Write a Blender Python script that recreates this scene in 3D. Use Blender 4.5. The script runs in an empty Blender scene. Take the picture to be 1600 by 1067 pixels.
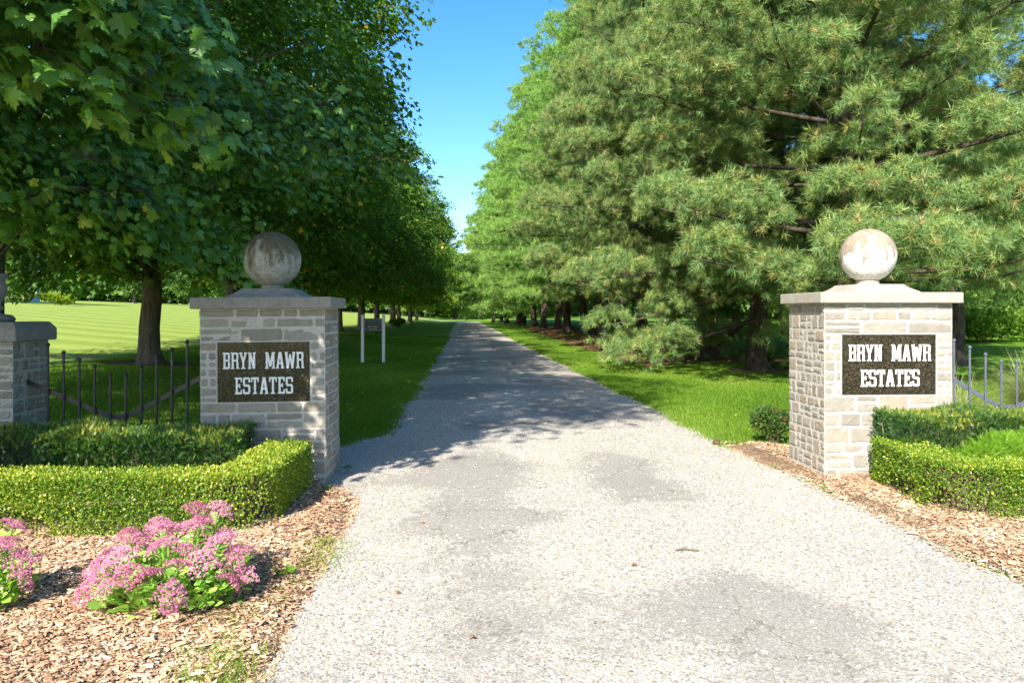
import bpy, math, random
import numpy as np
from mathutils import Vector

R = np.random.default_rng(7)
random.seed(7)
rad = math.radians
S = bpy.context.scene
C = S.collection

# ------------------------------------------------------------------ camera, sky, sun, exposure
cam_d = bpy.data.cameras.new("camera")
cam = bpy.data.objects.new("camera", cam_d)
C.objects.link(cam)
cam.location = (0, 0, 1.55)
cam.rotation_euler = (rad(90), 0, rad(-3.7))
cam_d.lens = 27.0
cam_d.sensor_width = 36.0
cam_d.shift_y = -0.0272
cam_d.clip_start = 0.05
cam_d.clip_end = 3000
S.camera = cam

SUN_EL, SUN_AZ = 36.0, 24.0            # elevation; light travels this many degrees to the right of the road direction
w = bpy.data.worlds.new("World")
S.world = w
w.use_nodes = True
nt = w.node_tree
sky = nt.nodes.new("ShaderNodeTexSky")
sky.sky_type = 'NISHITA'
sky.sun_disc = False
sky.sun_elevation = rad(SUN_EL)
sky.sun_rotation = rad(180 + SUN_AZ)
sky.altitude = 250
sky.air_density = 1.0
sky.dust_density = 1.0
sky.ozone_density = 2.2
bg = nt.nodes["Background"]
hs = nt.nodes.new("ShaderNodeHueSaturation")
hs.inputs["Saturation"].default_value = 1.36
nt.links.new(sky.outputs[0], hs.inputs["Color"])
nt.links.new(hs.outputs[0], bg.inputs[0])
bg.inputs[1].default_value = 0.115
sun_d = bpy.data.lights.new("sun", 'SUN')
sun_d.energy = 5.0
sun_d.angle = rad(0.53)
sun_d.color = (1.0, 0.94, 0.84)
sun = bpy.data.objects.new("sun", sun_d)
C.objects.link(sun)
LV = Vector((math.sin(rad(SUN_AZ)) * math.cos(rad(SUN_EL)), math.cos(rad(SUN_AZ)) * math.cos(rad(SUN_EL)), -math.sin(rad(SUN_EL))))
sun.rotation_euler = (-LV).to_track_quat('Z', 'Y').to_euler()
sun.location = (-20, -40, 40)
S.view_settings.view_transform = 'Standard'
S.view_settings.look = 'None'
S.view_settings.exposure = 1.32
S.view_settings.gamma = 1.0

# ------------------------------------------------------------------ helpers
def tag(o, label=None, cat=None, group=None, kind=None):
    if label: o["label"] = label
    if cat: o["category"] = cat
    if group: o["group"] = group
    if kind: o["kind"] = kind
    return o

def empty(name, loc=(0, 0, 0), rz=0.0):
    o = bpy.data.objects.new(name, None)
    o.empty_display_size = 0.2
    C.objects.link(o)
    o.location = loc
    o.rotation_euler = (0, 0, rz)
    return o

def link(name, me, parent=None):
    o = bpy.data.objects.new(name, me)
    C.objects.link(o)
    if parent is not None: o.parent = parent
    return o

def copy_tree(o, parent=None):
    c = o.copy()
    C.objects.link(c)
    if parent is not None: c.parent = parent
    for ch in [x for x in bpy.data.objects if x.parent == o]:
        copy_tree(ch, c)
    return c

def np_mesh(name, V, F, mat, rnd=None, smooth=False):
    """uniform polygons: V (n,3), F (m,k)"""
    V = np.asarray(V, np.float32); F = np.asarray(F, np.int32)
    me = bpy.data.meshes.new(name)
    m, k = F.shape
    me.vertices.add(len(V)); me.vertices.foreach_set("co", V.ravel())
    me.loops.add(m * k); me.loops.foreach_set("vertex_index", F.ravel())
    me.polygons.add(m)
    me.polygons.foreach_set("loop_start", np.arange(0, m * k, k, dtype=np.int32))
    me.polygons.foreach_set("use_smooth", np.full(m, smooth, dtype=bool))
    me.update(calc_edges=True)
    if rnd is not None:
        a = me.attributes.new("rnd", 'FLOAT', 'FACE')
        a.data.foreach_set("value", np.asarray(rnd, np.float32))
    me.materials.append(mat)
    return me

class MB:
    """collects pieces of mixed polygons into one mesh"""
    def __init__(s): s.v = []; s.f = []; s.r = []; s.n = 0
    def add(s, V, F, r=0.5):
        V = [tuple(map(float, p)) for p in V]
        s.v += V; s.f += [tuple(int(i) + s.n for i in f) for f in F]; s.r += [r] * len(F); s.n += len(V)
    def box(s, x0, y0, z0, x1, y1, z1, r=0.5):
        s.add([(x0,y0,z0),(x1,y0,z0),(x1,y1,z0),(x0,y1,z0),(x0,y0,z1),(x1,y0,z1),(x1,y1,z1),(x0,y1,z1)],
              [(0,3,2,1),(4,5,6,7),(0,1,5,4),(1,2,6,5),(2,3,7,6),(3,0,4,7)], r)
    def tube(s, P, rr, n=8, r=0.5):
        V, F = tube(P, rr, n); s.add(V, F, r)
    def lathe(s, prof, cx, cy, n=32, r=0.5):
        V = []; F = []
        for (rr, z) in prof:
            for k in range(n):
                a = 2 * math.pi * k / n
                V.append((cx + rr * math.cos(a), cy + rr * math.sin(a), z))
        for i in range(len(prof) - 1):
            for k in range(n):
                k2 = (k + 1) % n
                F.append((i*n+k, i*n+k2, (i+1)*n+k2, (i+1)*n+k))
        F.append(tuple(range((len(prof)-1)*n, len(prof)*n))); F.append(tuple(reversed(range(n))))
        s.add(V, F, r)
    def build(s, name, mat, parent=None, smooth=False, bevel=0.0):
        me = bpy.data.meshes.new(name)
        me.from_pydata(s.v, [], s.f); me.update()
        a = me.attributes.new("rnd", 'FLOAT', 'FACE'); a.data.foreach_set("value", np.asarray(s.r, np.float32))
        me.polygons.foreach_set("use_smooth", np.full(len(s.f), smooth, dtype=bool))
        me.materials.append(mat)
        o = link(name, me, parent)
        if bevel > 0:
            b = o.modifiers.new("bevel", 'BEVEL'); b.width = bevel; b.segments = 2; b.limit_method = 'ANGLE'
        return o

def tube(P, rr, n=8):
    P = np.asarray(P, float); m = len(P)
    rr = np.broadcast_to(np.asarray(rr, float), (m,))
    T = np.gradient(P, axis=0); T /= np.linalg.norm(T, axis=1)[:, None] + 1e-9
    ref = np.array([0, 0, 1.0]) if abs(T[0][2]) < 0.9 else np.array([1.0, 0, 0])
    A = np.cross(T, ref); A /= np.linalg.norm(A, axis=1)[:, None] + 1e-9
    B = np.cross(T, A)
    ang = np.linspace(0, 2*np.pi, n, endpoint=False)
    V = P[:, None, :] + rr[:, None, None] * (np.cos(ang)[None, :, None]*A[:, None, :] + np.sin(ang)[None, :, None]*B[:, None, :])
    F = []
    for i in range(m - 1):
        for k in range(n):
            k2 = (k+1) % n
            F.append((i*n+k, i*n+k2, (i+1)*n+k2, (i+1)*n+k))
    F.append(tuple(range((m-1)*n, m*n)))
    return V.reshape(-1, 3), F

def unit(a):
    return a / (np.linalg.norm(a, axis=-1, keepdims=True) + 1e-9)

def scatter(TV, TF, pos, tip, nrm, size, curl=None):
    """copies of a flat template (x across, y to the tip, z along normal) at many places"""
    tip = unit(tip); side = unit(np.cross(tip, nrm)); nn = np.cross(side, tip)
    N = len(pos); k = len(TV)
    size = np.broadcast_to(np.asarray(size, float), (N,))
    V = pos[:, None, :] + size[:, None, None] * (TV[None, :, 0:1]*side[:, None, :] + TV[None, :, 1:2]*tip[:, None, :] + TV[None, :, 2:3]*nn[:, None, :]*(1.0 if curl is None else curl[:, None, None]))
    F = TF[None] + (np.arange(N) * k)[:, None, None]
    return V.reshape(-1, 3), F.reshape(-1, TF.shape[1])

def sph(n):
    v = R.normal(size=(n, 3)); return unit(v)

def sm(t):
    t = np.clip(t, 0, 1); return t*t*(3-2*t)

def ground(x, y):
    x = np.asarray(x, float); y = np.asarray(y, float)
    t = np.maximum(0, -x - 3.6)
    left = 0.32*sm(t/4)*sm((y-9)/9) + 6.5*(1-np.exp(-0.0125*np.maximum(0, t-3.5)))*sm((y-9)/26)
    right = 0.25*sm((x-5.0)/2.0)*sm((y-16)/10) + 0.012*np.maximum(0, x-9)*sm((y-10)/20)
    return left + right

_LAT = np.random.default_rng(99).random((256, 256))
def vnoise(x, y):
    xi = np.floor(x).astype(int); yi = np.floor(y).astype(int); fx_ = sm(x-xi); fy_ = sm(y-yi)
    g = lambda a, b: _LAT[a % 256, b % 256]
    return (g(xi, yi)*(1-fx_)+g(xi+1, yi)*fx_)*(1-fy_)+(g(xi, yi+1)*(1-fx_)+g(xi+1, yi+1)*fx_)*fy_
def fbm(x, y, o=4):
    x = np.asarray(x, float); y = np.asarray(y, float)
    return sum(vnoise(x*2**k+17*k, y*2**k+31*k)*0.5**k for k in range(o))/sum(0.5**k for k in range(o))
def worn(x, y):
    """1 where the loose stone has worn off the drive and the tarred base shows"""
    n = fbm(x*0.6+3.1, y*0.75+8.2, 5)
    tr = 0.16*np.exp(-((np.abs(x-0.85)-0.72)/0.42)**2)
    return np.clip((n+tr+0.05*np.clip((y-6)/14, 0, 1)-0.515)/0.26, 0, 1)

# ------------------------------------------------------------------ materials
def mat_base(name, rough=0.8, spec=0.3):
    m = bpy.data.materials.new(name); m.use_nodes = True
    n = m.node_tree.nodes; b = n["Principled BSDF"]
    b.inputs["Roughness"].default_value = rough
    b.inputs["Specular IOR Level"].default_value = spec
    return m, n, m.node_tree.links, b

def ramp(n, stops, interp='LINEAR'):
    r = n.new("ShaderNodeValToRGB"); e = r.color_ramp.elements
    r.color_ramp.interpolation = interp
    while len(e) < len(stops): e.new(0.5)
    for el, (p, c) in zip(e, stops):
        el.position = p; el.color = (*c, 1) if len(c) == 3 else c
    return r

def tex(n, l, kind, scale, coords, detail=6, rough=0.6, vec_scale=None, **kw):
    t = n.new(kind)
    if vec_scale:
        mp = n.new("ShaderNodeMapping"); mp.inputs["Scale"].default_value = vec_scale
        l.new(coords, mp.inputs[0]); coords = mp.outputs[0]
    l.new(coords, t.inputs["Vector"])
    t.inputs["Scale"].default_value = scale
    if kind == "ShaderNodeTexNoise":
        t.inputs["Detail"].default_value = detail; t.inputs["Roughness"].default_value = rough
    return t

def mixc(n, l, fac, a, b, mode='MIX'):
    m = n.new("ShaderNodeMix"); m.data_type = 'RGBA'; m.blend_type = mode
    for s, v in ((0, fac), (6, a), (7, b)):
        if hasattr(v, "is_output"): l.new(v, m.inputs[s])
        elif s == 0: m.inputs[0].default_value = v
        else: m.inputs[s].default_value = (*v, 1)
    return m.outputs[2]

def math_n(n, l, op, a, b=0.0, clamp=False):
    m = n.new("ShaderNodeMath"); m.operation = op; m.use_clamp = clamp
    for i, v in enumerate((a, b)):
        if hasattr(v, "is_output"): l.new(v, m.inputs[i])
        else: m.inputs[i].default_value = v
    return m.outputs[0]

def bump(n, l, b, h, strength=0.5, dist=0.01):
    bp = n.new("ShaderNodeBump"); bp.inputs["Strength"].default_value = strength; bp.inputs["Distance"].default_value = dist
    l.new(h, bp.inputs["Height"]); l.new(bp.outputs[0], b.inputs["Normal"])

def obj_coord(n):
    return n.new("ShaderNodeTexCoord").outputs["Object"]

def world_coord(n):
    return n.new("ShaderNodeNewGeometry").outputs["Position"]

def leaf_mat(name, stops, transl=0.3, tcol=(1.0, 1.0, 0.35), rough=0.5, spec=0.35):
    m, n, l, b = mat_base(name, rough, spec)
    at = n.new("ShaderNodeAttribute"); at.attribute_name = "rnd"
    r = ramp(n, stops); l.new(at.outputs["Fac"], r.inputs[0])
    l.new(r.outputs[0], b.inputs["Base Color"])
    t = n.new("ShaderNodeBsdfTranslucent")
    tc = mixc(n, l, 1.0, r.outputs[0], tcol, 'MULTIPLY')
    g = n.new("ShaderNodeHueSaturation"); g.inputs["Value"].default_value = 1.8; l.new(tc, g.inputs["Color"])
    l.new(g.outputs[0], t.inputs["Color"])
    mx = n.new("ShaderNodeMixShader"); mx.inputs[0].default_value = transl
    l.new(b.outputs[0], mx.inputs[1]); l.new(t.outputs[0], mx.inputs[2])
    l.new(mx.outputs[0], n["Material Output"].inputs[0])
    return m

def rnd_mat(name, stops, rough=0.8, spec=0.25, noise=0.0, nscale=30.0, bmp=0.0, interp='LINEAR'):
    m, n, l, b = mat_base(name, rough, spec)
    at = n.new("ShaderNodeAttribute"); at.attribute_name = "rnd"
    r = ramp(n, stops, interp); l.new(at.outputs["Fac"], r.inputs[0])
    col = r.outputs[0]
    if noise > 0:
        oc = obj_coord(n)
        t = tex(n, l, "ShaderNodeTexNoise", nscale, oc, 8, 0.65)
        rr = ramp(n, [(0.3, (1-noise,)*3), (0.7, (1+noise*0.4,)*3)]); l.new(t.outputs[0], rr.inputs[0])
        col = mixc(n, l, 1.0, col, rr.outputs[0], 'MULTIPLY')
        if bmp > 0: bump(n, l, b, t.outputs[0], bmp, 0.01)
    l.new(col, b.inputs["Base Color"])
    return m

# lawn ground
def lawn_material():
    m, n, l, b = mat_base("lawn", 0.85, 0.15)
    p = world_coord(n)
    fine = tex(n, l, "ShaderNodeTexNoise", 55, p, 6, 0.75)
    mid = tex(n, l, "ShaderNodeTexNoise", 1.3, p, 5, 0.6)
    r1 = ramp(n, [(0.28, (0.040, 0.105, 0.008)), (0.5, (0.092, 0.200, 0.012)), (0.72, (0.17, 0.28, 0.03))])
    l.new(fine.outputs[0], r1.inputs[0])
    r2 = ramp(n, [(0.3, (0.85, 0.95, 0.8)), (0.7, (1.2, 1.1, 1.1))]); l.new(mid.outputs[0], r2.inputs[0])
    c = mixc(n, l, 1.0, r1.outputs[0], r2.outputs[0], 'MULTIPLY')
    # mowing stripes on the sloping field
    wv = n.new("ShaderNodeTexWave"); wv.bands_direction = 'Y'; wv.wave_profile = 'SIN'
    mp = n.new("ShaderNodeMapping"); mp.inputs["Rotation"].default_value = (0, 0, rad(24)); l.new(p, mp.inputs[0]); l.new(mp.outputs[0], wv.inputs[0])
    wv.inputs["Scale"].default_value = 0.12; wv.inputs["Distortion"].default_value = 7.0; wv.inputs["Detail"].default_value = 2; wv.inputs["Detail Scale"].default_value = 0.6
    sx = n.new("ShaderNodeSeparateXYZ"); l.new(p, sx.inputs[0])
    left = math_n(n, l, 'MULTIPLY', math_n(n, l, 'ADD', sx.outputs[0], 6.0), -0.2, True)
    r3 = ramp(n, [(0.15, (2.0, 1.33, 3.0)), (0.8, (2.75, 1.62, 5.2))]); l.new(wv.outputs["Fac"], r3.inputs[0])
    c2 = mixc(n, l, 1.0, c, r3.outputs[0], 'MULTIPLY')
    c = mixc(n, l, left, c, c2)
    l.new(c, b.inputs["Base Color"])
    bump(n, l, b, fine.outputs[0], 0.6, 0.03)
    return m

def gravel_material():
    m, n, l, b = mat_base("gravel_surface", 0.9, 0.15)
    p = world_coord(n)
    v = n.new("ShaderNodeTexVoronoi"); v.inputs["Scale"].default_value = 85; l.new(p, v.inputs["Vector"])
    v2 = n.new("ShaderNodeTexVoronoi"); v2.inputs["Scale"].default_value = 130; l.new(p, v2.inputs["Vector"])
    sepc = n.new("ShaderNodeSeparateColor"); l.new(v.outputs["Color"], sepc.inputs[0])
    stone = ramp(n, [(0.0, (0.15, 0.145, 0.135)), (0.12, (0.28, 0.262, 0.225)), (0.35, (0.39, 0.368, 0.32)), (0.6, (0.47, 0.447, 0.40)), (0.82, (0.40, 0.33, 0.245)), (1.0, (0.58, 0.565, 0.53))])
    l.new(sepc.outputs[0], stone.inputs[0])
    sepd = n.new("ShaderNodeSeparateColor"); l.new(v2.outputs["Color"], sepd.inputs[0])
    tar = ramp(n, [(0.0, (0.175, 0.16, 0.14)), (0.5, (0.26, 0.24, 0.212)), (1.0, (0.37, 0.345, 0.305))]); l.new(sepd.outputs[0], tar.inputs[0])
    at = n.new("ShaderNodeAttribute"); at.attribute_name = "worn"
    pn = tex(n, l, "ShaderNodeTexNoise", 13, p, 8, 0.75)
    f = math_n(n, l, 'ADD', at.outputs["Fac"], math_n(n, l, 'MULTIPLY', math_n(n, l, 'SUBTRACT', pn.outputs[0], 0.5), 2.4))
    fr = ramp(n, [(0.30, (0, 0, 0)), (0.68, (1, 1, 1))]); l.new(f, fr.inputs[0])
    c = mixc(n, l, math_n(n, l, 'MULTIPLY', fr.outputs[0], 0.80), stone.outputs[0], tar.outputs[0])
    # thin cracks in the tarred patches
    ck = n.new("ShaderNodeTexVoronoi"); ck.feature = 'DISTANCE_TO_EDGE'; ck.inputs["Scale"].default_value = 1.7
    wob = tex(n, l, "ShaderNodeTexNoise", 2.5, p, 4, 0.6)
    ad = n.new("ShaderNodeMix"); ad.data_type = 'RGBA'; ad.inputs[0].default_value = 0.35; l.new(p, ad.inputs[6]); l.new(wob.outputs["Color"], ad.inputs[7]); l.new(ad.outputs[2], ck.inputs["Vector"])
    cr = ramp(n, [(0.0, (0.66, 0.64, 0.60)), (0.012, (1, 1, 1))]); l.new(ck.outputs["Distance"], cr.inputs[0])
    cm = mixc(n, l, fr.outputs[0], (1, 1, 1), cr.outputs[0])
    c = mixc(n, l, 1.0, c, cm, 'MULTIPLY')
    big = tex(n, l, "ShaderNodeTexNoise", 0.35, p, 4, 0.6)
    br = ramp(n, [(0.3, (0.86, 0.86, 0.87)), (0.7, (1.06, 1.05, 1.03))]); l.new(big.outputs[0], br.inputs[0])
    c = mixc(n, l, 1.0, c, br.outputs[0], 'MULTIPLY')
    l.new(c, b.inputs["Base Color"])
    hh = math_n(n, l, 'SUBTRACT', 1.0, v.outputs["Distance"])
    hh = math_n(n, l, 'MULTIPLY', hh, math_n(n, l, 'SUBTRACT', 1.0, math_n(n, l, 'MULTIPLY', fr.outputs[0], 0.75)))
    bump(n, l, b, hh, 0.5, 0.008)
    return m

def mulch_material(name, a, bcol, ccol, scale=70):
    m, n, l, b = mat_base(name, 0.95, 0.1)
    p = world_coord(n)
    v = n.new("ShaderNodeTexVoronoi"); v.inputs["Scale"].default_value = scale; l.new(p, v.inputs["Vector"])
    sc = n.new("ShaderNodeSeparateColor"); l.new(v.outputs["Color"], sc.inputs[0])
    r = ramp(n, [(0.0, a), (0.5, bcol), (1.0, ccol)]); l.new(sc.outputs[0], r.inputs[0])
    t = tex(n, l, "ShaderNodeTexNoise", 3, p, 6, 0.7)
    rr = ramp(n, [(0.3, (0.7, 0.7, 0.7)), (0.7, (1.15, 1.15, 1.15))]); l.new(t.outputs[0], rr.inputs[0])
    l.new(mixc(n, l, 1.0, r.outputs[0], rr.outputs[0], 'MULTIPLY'), b.inputs["Base Color"])
    bump(n, l, b, v.outputs["Distance"], 1.0, 0.02)
    return m

def stone_ball_material(name, base, stain, pale, lo, hi):
    m, n, l, b = mat_base(name, 0.9, 0.15)
    oc = obj_coord(n)
    sx = n.new("ShaderNodeSeparateXYZ"); l.new(oc, sx.inputs[0])
    streak = tex(n, l, "ShaderNodeTexNoise", 5.5, oc, 7, 0.65, vec_scale=(1.6, 1.6, 0.55))
    fine = tex(n, l, "ShaderNodeTexNoise", 55, oc, 5, 0.7)
    hgt = math_n(n, l, 'ADD', sx.outputs[2], math_n(n, l, 'MULTIPLY', math_n(n, l, 'SUBTRACT', streak.outputs[0], 0.5), 1.5))
    fr = ramp(n, [(lo, (0, 0, 0)), (hi, (1, 1, 1))])
    l.new(math_n(n, l, 'ADD', hgt, 0.5), fr.inputs[0])
    c = mixc(n, l, fr.outputs[0], pale, stain)
    blot = tex(n, l, "ShaderNodeTexNoise", 14, oc, 6, 0.7)
    bl = ramp(n, [(0.35, (0.72, 0.70, 0.66)), (0.6, (1.06, 1.06, 1.06))]); l.new(blot.outputs[0], bl.inputs[0])
    c = mixc(n, l, 1.0, c, bl.outputs[0], 'MULTIPLY')
    fi = ramp(n, [(0.3, (0.75, 0.75, 0.75)), (0.5, (1, 1, 1)), (0.75, (1.12, 1.12, 1.12))]); l.new(fine.outputs[0], fi.inputs[0])
    c = mixc(n, l, 1.0, c, fi.outputs[0], 'MULTIPLY')
    l.new(c, b.inputs["Base Color"])
    bump(n, l, b, fine.outputs[0], 0.35, 0.006)
    return m

def concrete_material(name, a, c2):
    m, n, l, b = mat_base(name, 0.9, 0.15)
    oc = obj_coord(n)
    t = tex(n, l, "ShaderNodeTexNoise", 9, oc, 8, 0.7)
    f = tex(n, l, "ShaderNodeTexNoise", 90, oc, 4, 0.7)
    r = ramp(n, [(0.3, a), (0.7, c2)]); l.new(t.outputs[0], r.inputs[0])
    rf = ramp(n, [(0.32, (0.72, 0.72, 0.72)), (0.5, (1, 1, 1)), (0.75, (1.15, 1.15, 1.15))]); l.new(f.outputs[0], rf.inputs[0])
    l.new(mixc(n, l, 1.0, r.outputs[0], rf.outputs[0], 'MULTIPLY'), b.inputs["Base Color"])
    bump(n, l, b, f.outputs[0], 0.3, 0.006)
    return m

def granite_material():
    m, n, l, b = mat_base("granite", 0.16, 0.28)
    oc = obj_coord(n)
    v = n.new("ShaderNodeTexVoronoi"); v.inputs["Scale"].default_value = 95; l.new(oc, v.inputs["Vector"])
    sc = n.new("ShaderNodeSeparateColor"); l.new(v.outputs["Color"], sc.inputs[0])
    r = ramp(n, [(0.0, (0.009, 0.0075, 0.005)), (0.45, (0.022, 0.018, 0.012)), (0.85, (0.042, 0.034, 0.023)), (0.95, (0.07, 0.058, 0.042))]); l.new(sc.outputs[0], r.inputs[0])
    v2 = n.new("ShaderNodeTexVoronoi"); v2.inputs["Scale"].default_value = 40; l.new(oc, v2.inputs["Vector"])
    s2 = n.new("ShaderNodeSeparateColor"); l.new(v2.outputs["Color"], s2.inputs[0])
    th = math_n(n, l, 'MULTIPLY', math_n(n, l, 'LESS_THAN', v2.outputs["Distance"], 0.15), math_n(n, l, 'GREATER_THAN', s2.outputs[1], 0.72))
    c = mixc(n, l, math_n(n, l, 'MULTIPLY', th, 0.7), r.outputs[0], (0.30, 0.29, 0.26))
    l.new(c, b.inputs["Base Color"])
    return m

def bark_material(name, a, c2, scale=(14, 14, 2.2)):
    m, n, l, b = mat_base(name, 0.95, 0.1)
    oc = obj_coord(n)
    t = tex(n, l, "ShaderNodeTexNoise", 1.0, oc, 8, 0.7, vec_scale=scale)
    r = ramp(n, [(0.32, a), (0.68, c2)]); l.new(t.outputs[0], r.inputs[0])
    l.new(r.outputs[0], b.inputs["Base Color"])
    bump(n, l, b, t.outputs[0], 1.0, 0.05)
    return m

M = {}
M['lawn'] = lawn_material()
M['gravel'] = gravel_material()
M['mulch'] = mulch_material("wood_mulch", (0.16, 0.10, 0.06), (0.32, 0.21, 0.13), (0.48, 0.355, 0.235))
M['straw'] = mulch_material("pine_straw", (0.07, 0.035, 0.02), (0.17, 0.085, 0.045), (0.30, 0.17, 0.09), 45)
M['chips'] = rnd_mat("wood_chips", [(0, (0.074, 0.038, 0.022)), (0.15, (0.233, 0.124, 0.072)), (0.4, (0.424, 0.252, 0.144)), (0.6, (0.488, 0.328, 0.216)), (0.75, (0.551, 0.356, 0.22)), (1, (0.721, 0.522, 0.369))], 0.85, 0.2)
M['pebbles'] = rnd_mat("loose_stones", [(0, (0.12, 0.118, 0.112)), (0.08, (0.24, 0.225, 0.195)), (0.3, (0.37, 0.348, 0.303)), (0.62, (0.465, 0.442, 0.395)), (0.8, (0.42, 0.345, 0.255)), (1, (0.61, 0.595, 0.56))], 0.85, 0.2)
M['grass'] = leaf_mat("grass_blades", [(0, (0.0534, 0.1242, 0.0088)), (0.5, (0.1212, 0.23, 0.0154)), (0.85, (0.2037, 0.3036, 0.033)), (1, (0.3298, 0.3128, 0.11))], 0.35, (1, 1, 0.5), 0.55, 0.2)
M['stone'] = rnd_mat("limestone", [(0, (0.225, 0.205, 0.17)), (0.35, (0.26, 0.24, 0.20)), (0.75, (0.305, 0.285, 0.242)), (1, (0.295, 0.245, 0.185))], 0.9, 0.12, 0.2, 14, 0.25)
M['mortar'] = concrete_material("mortar", (0.37, 0.35, 0.31), (0.46, 0.44, 0.40))
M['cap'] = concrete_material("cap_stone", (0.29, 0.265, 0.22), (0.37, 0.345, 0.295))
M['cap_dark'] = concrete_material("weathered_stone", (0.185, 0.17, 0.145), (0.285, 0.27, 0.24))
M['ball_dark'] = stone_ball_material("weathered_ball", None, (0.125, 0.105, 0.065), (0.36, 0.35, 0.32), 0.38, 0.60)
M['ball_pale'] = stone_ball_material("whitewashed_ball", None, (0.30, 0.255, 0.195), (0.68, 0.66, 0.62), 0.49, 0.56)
M['granite'] = granite_material()
M['white'] = rnd_mat("white_paint", [(0, (0.72, 0.72, 0.71)), (1, (0.78, 0.78, 0.77))], 0.5, 0.4, 0.12, 25)
M['iron'] = rnd_mat("black_iron", [(0, (0.018, 0.02, 0.023)), (1, (0.03, 0.032, 0.036))], 0.42, 0.5, 0.3, 40)
M['iron_sunlit'] = rnd_mat("sunlit_grey_iron", [(0, (0.075, 0.09, 0.115)), (1, (0.10, 0.115, 0.14))], 0.45, 0.5, 0.3, 40)  # lighter copy of the fence iron, sunlight put into its colour
M['sign'] = rnd_mat("sign_board", [(0, (0.012, 0.03, 0.025)), (1, (0.016, 0.036, 0.03))], 0.35, 0.5)
M['sign_ink'] = rnd_mat("sign_ink", [(0, (0.07, 0.11, 0.12)), (1, (0.62, 0.66, 0.64))], 0.5, 0.3)
M['maple_bark'] = bark_material("maple_bark", (0.055, 0.045, 0.035), (0.20, 0.17, 0.135))
M['pine_bark'] = bark_material("pine_bark", (0.03, 0.023, 0.018), (0.125, 0.098, 0.08), (9, 9, 3))
M['twig'] = rnd_mat("twigs", [(0, (0.10, 0.07, 0.045)), (1, (0.24, 0.18, 0.12))], 0.9, 0.1)
M['maple_near'] = leaf_mat("maple_leaf_near", [(0, (0.0499, 0.131, 0.0208)), (0.5, (0.1021, 0.2295, 0.034)), (0.88, (0.1929, 0.3498, 0.0378)), (1, (0.5446, 0.5027, 0.0378))], 0.26, (1, 1, 0.35), 0.36, 0.5)
M['maple'] = leaf_mat("maple_leaf", [(0, (0.0516, 0.1247, 0.0185)), (0.5, (0.1031, 0.2172, 0.029)), (0.86, (0.2108, 0.3419, 0.0396)), (0.95, (0.5622, 0.5027, 0.0462)), (1, (0.8435, 0.4424, 0.0528))], 0.34, (1, 1, 0.35), 0.5, 0.2)
M['maple_yellow'] = leaf_mat("yellowing_leaf", [(0, (0.0987, 0.1884, 0.0209)), (0.5, (0.1973, 0.2983, 0.0299)), (1, (0.4933, 0.4553, 0.0523))], 0.4, (1, 1, 0.4), 0.5, 0.25)
M['broadleaf'] = leaf_mat("broadleaf", [(0, (0.042, 0.098, 0.0196)), (0.6, (0.084, 0.182, 0.0308)), (1, (0.182, 0.28, 0.049))], 0.3, (1, 1, 0.4), 0.5, 0.25)
M['pine'] = leaf_mat("pine_needles", [(0, (0.0982, 0.1833, 0.0649)), (0.45, (0.1667, 0.2704, 0.0839)), (0.8, (0.2846, 0.3487, 0.0879)), (0.9, (0.3273, 0.2488, 0.09)), (1, (0.4849, 0.2827, 0.1201))], 0.18, (1, 1, 0.5), 0.45, 0.35)
M['white_pine'] = leaf_mat("white_pine_needles", [(0, (0.105, 0.2224, 0.058)), (0.5, (0.1777, 0.3298, 0.0644)), (0.93, (0.3216, 0.4449, 0.0772)), (1, (0.5756, 0.4142, 0.103))], 0.22, (1, 1, 0.5), 0.5, 0.3)
M['box'] = leaf_mat("boxwood_leaves", [(0, (0.049, 0.1148, 0.011)), (0.4, (0.119, 0.2228, 0.0176)), (0.8, (0.266, 0.351, 0.0275)), (0.93, (0.476, 0.459, 0.066)), (1, (0.728, 0.594, 0.242))], 0.3, (1, 1, 0.4), 0.4, 0.4)
M['yew'] = leaf_mat("yew_needles", [(0, (0.0168, 0.0607, 0.0132)), (0.5, (0.0392, 0.1053, 0.0198)), (0.88, (0.119, 0.2025, 0.0264)), (1, (0.336, 0.324, 0.044))], 0.2, (1, 1, 0.4), 0.4, 0.4)
M['juniper'] = leaf_mat("golden_green_sprays", [(0, (0.09, 0.20, 0.012)), (0.5, (0.16, 0.32, 0.02)), (1, (0.28, 0.42, 0.04))], 0.3, (1, 1, 0.4), 0.5, 0.3)
M['sedum_leaf'] = leaf_mat("sedum_leaves", [(0, (0.143, 0.284, 0.052)), (0.5, (0.2574, 0.4634, 0.078)), (1, (0.4862, 0.6877, 0.156))], 0.28, (1, 1, 0.5), 0.4, 0.4)
M['sedum_flower'] = leaf_mat("sedum_florets", [(0, (0.34, 0.11, 0.16)), (0.35, (0.50, 0.16, 0.30)), (0.7, (0.62, 0.25, 0.43)), (0.9, (0.60, 0.36, 0.36)), (1, (0.50, 0.40, 0.26))], 0.25, (1, 0.7, 0.8), 0.6, 0.2)
M['mum_leaf'] = leaf_mat("mum_leaves", [(0, (0.03, 0.075, 0.016)), (1, (0.09, 0.16, 0.03))], 0.3)
M['mum_flower'] = leaf_mat("mum_petals", [(0, (0.22, 0.012, 0.02)), (1, (0.42, 0.04, 0.05))], 0.2, (1, 0.5, 0.5))
M['reed'] = leaf_mat("ornamental_grass", [(0, (0.10, 0.15, 0.03)), (0.5, (0.26, 0.30, 0.10)), (1, (0.52, 0.50, 0.28))], 0.3, (1, 1, 0.6), 0.5, 0.3)
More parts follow.
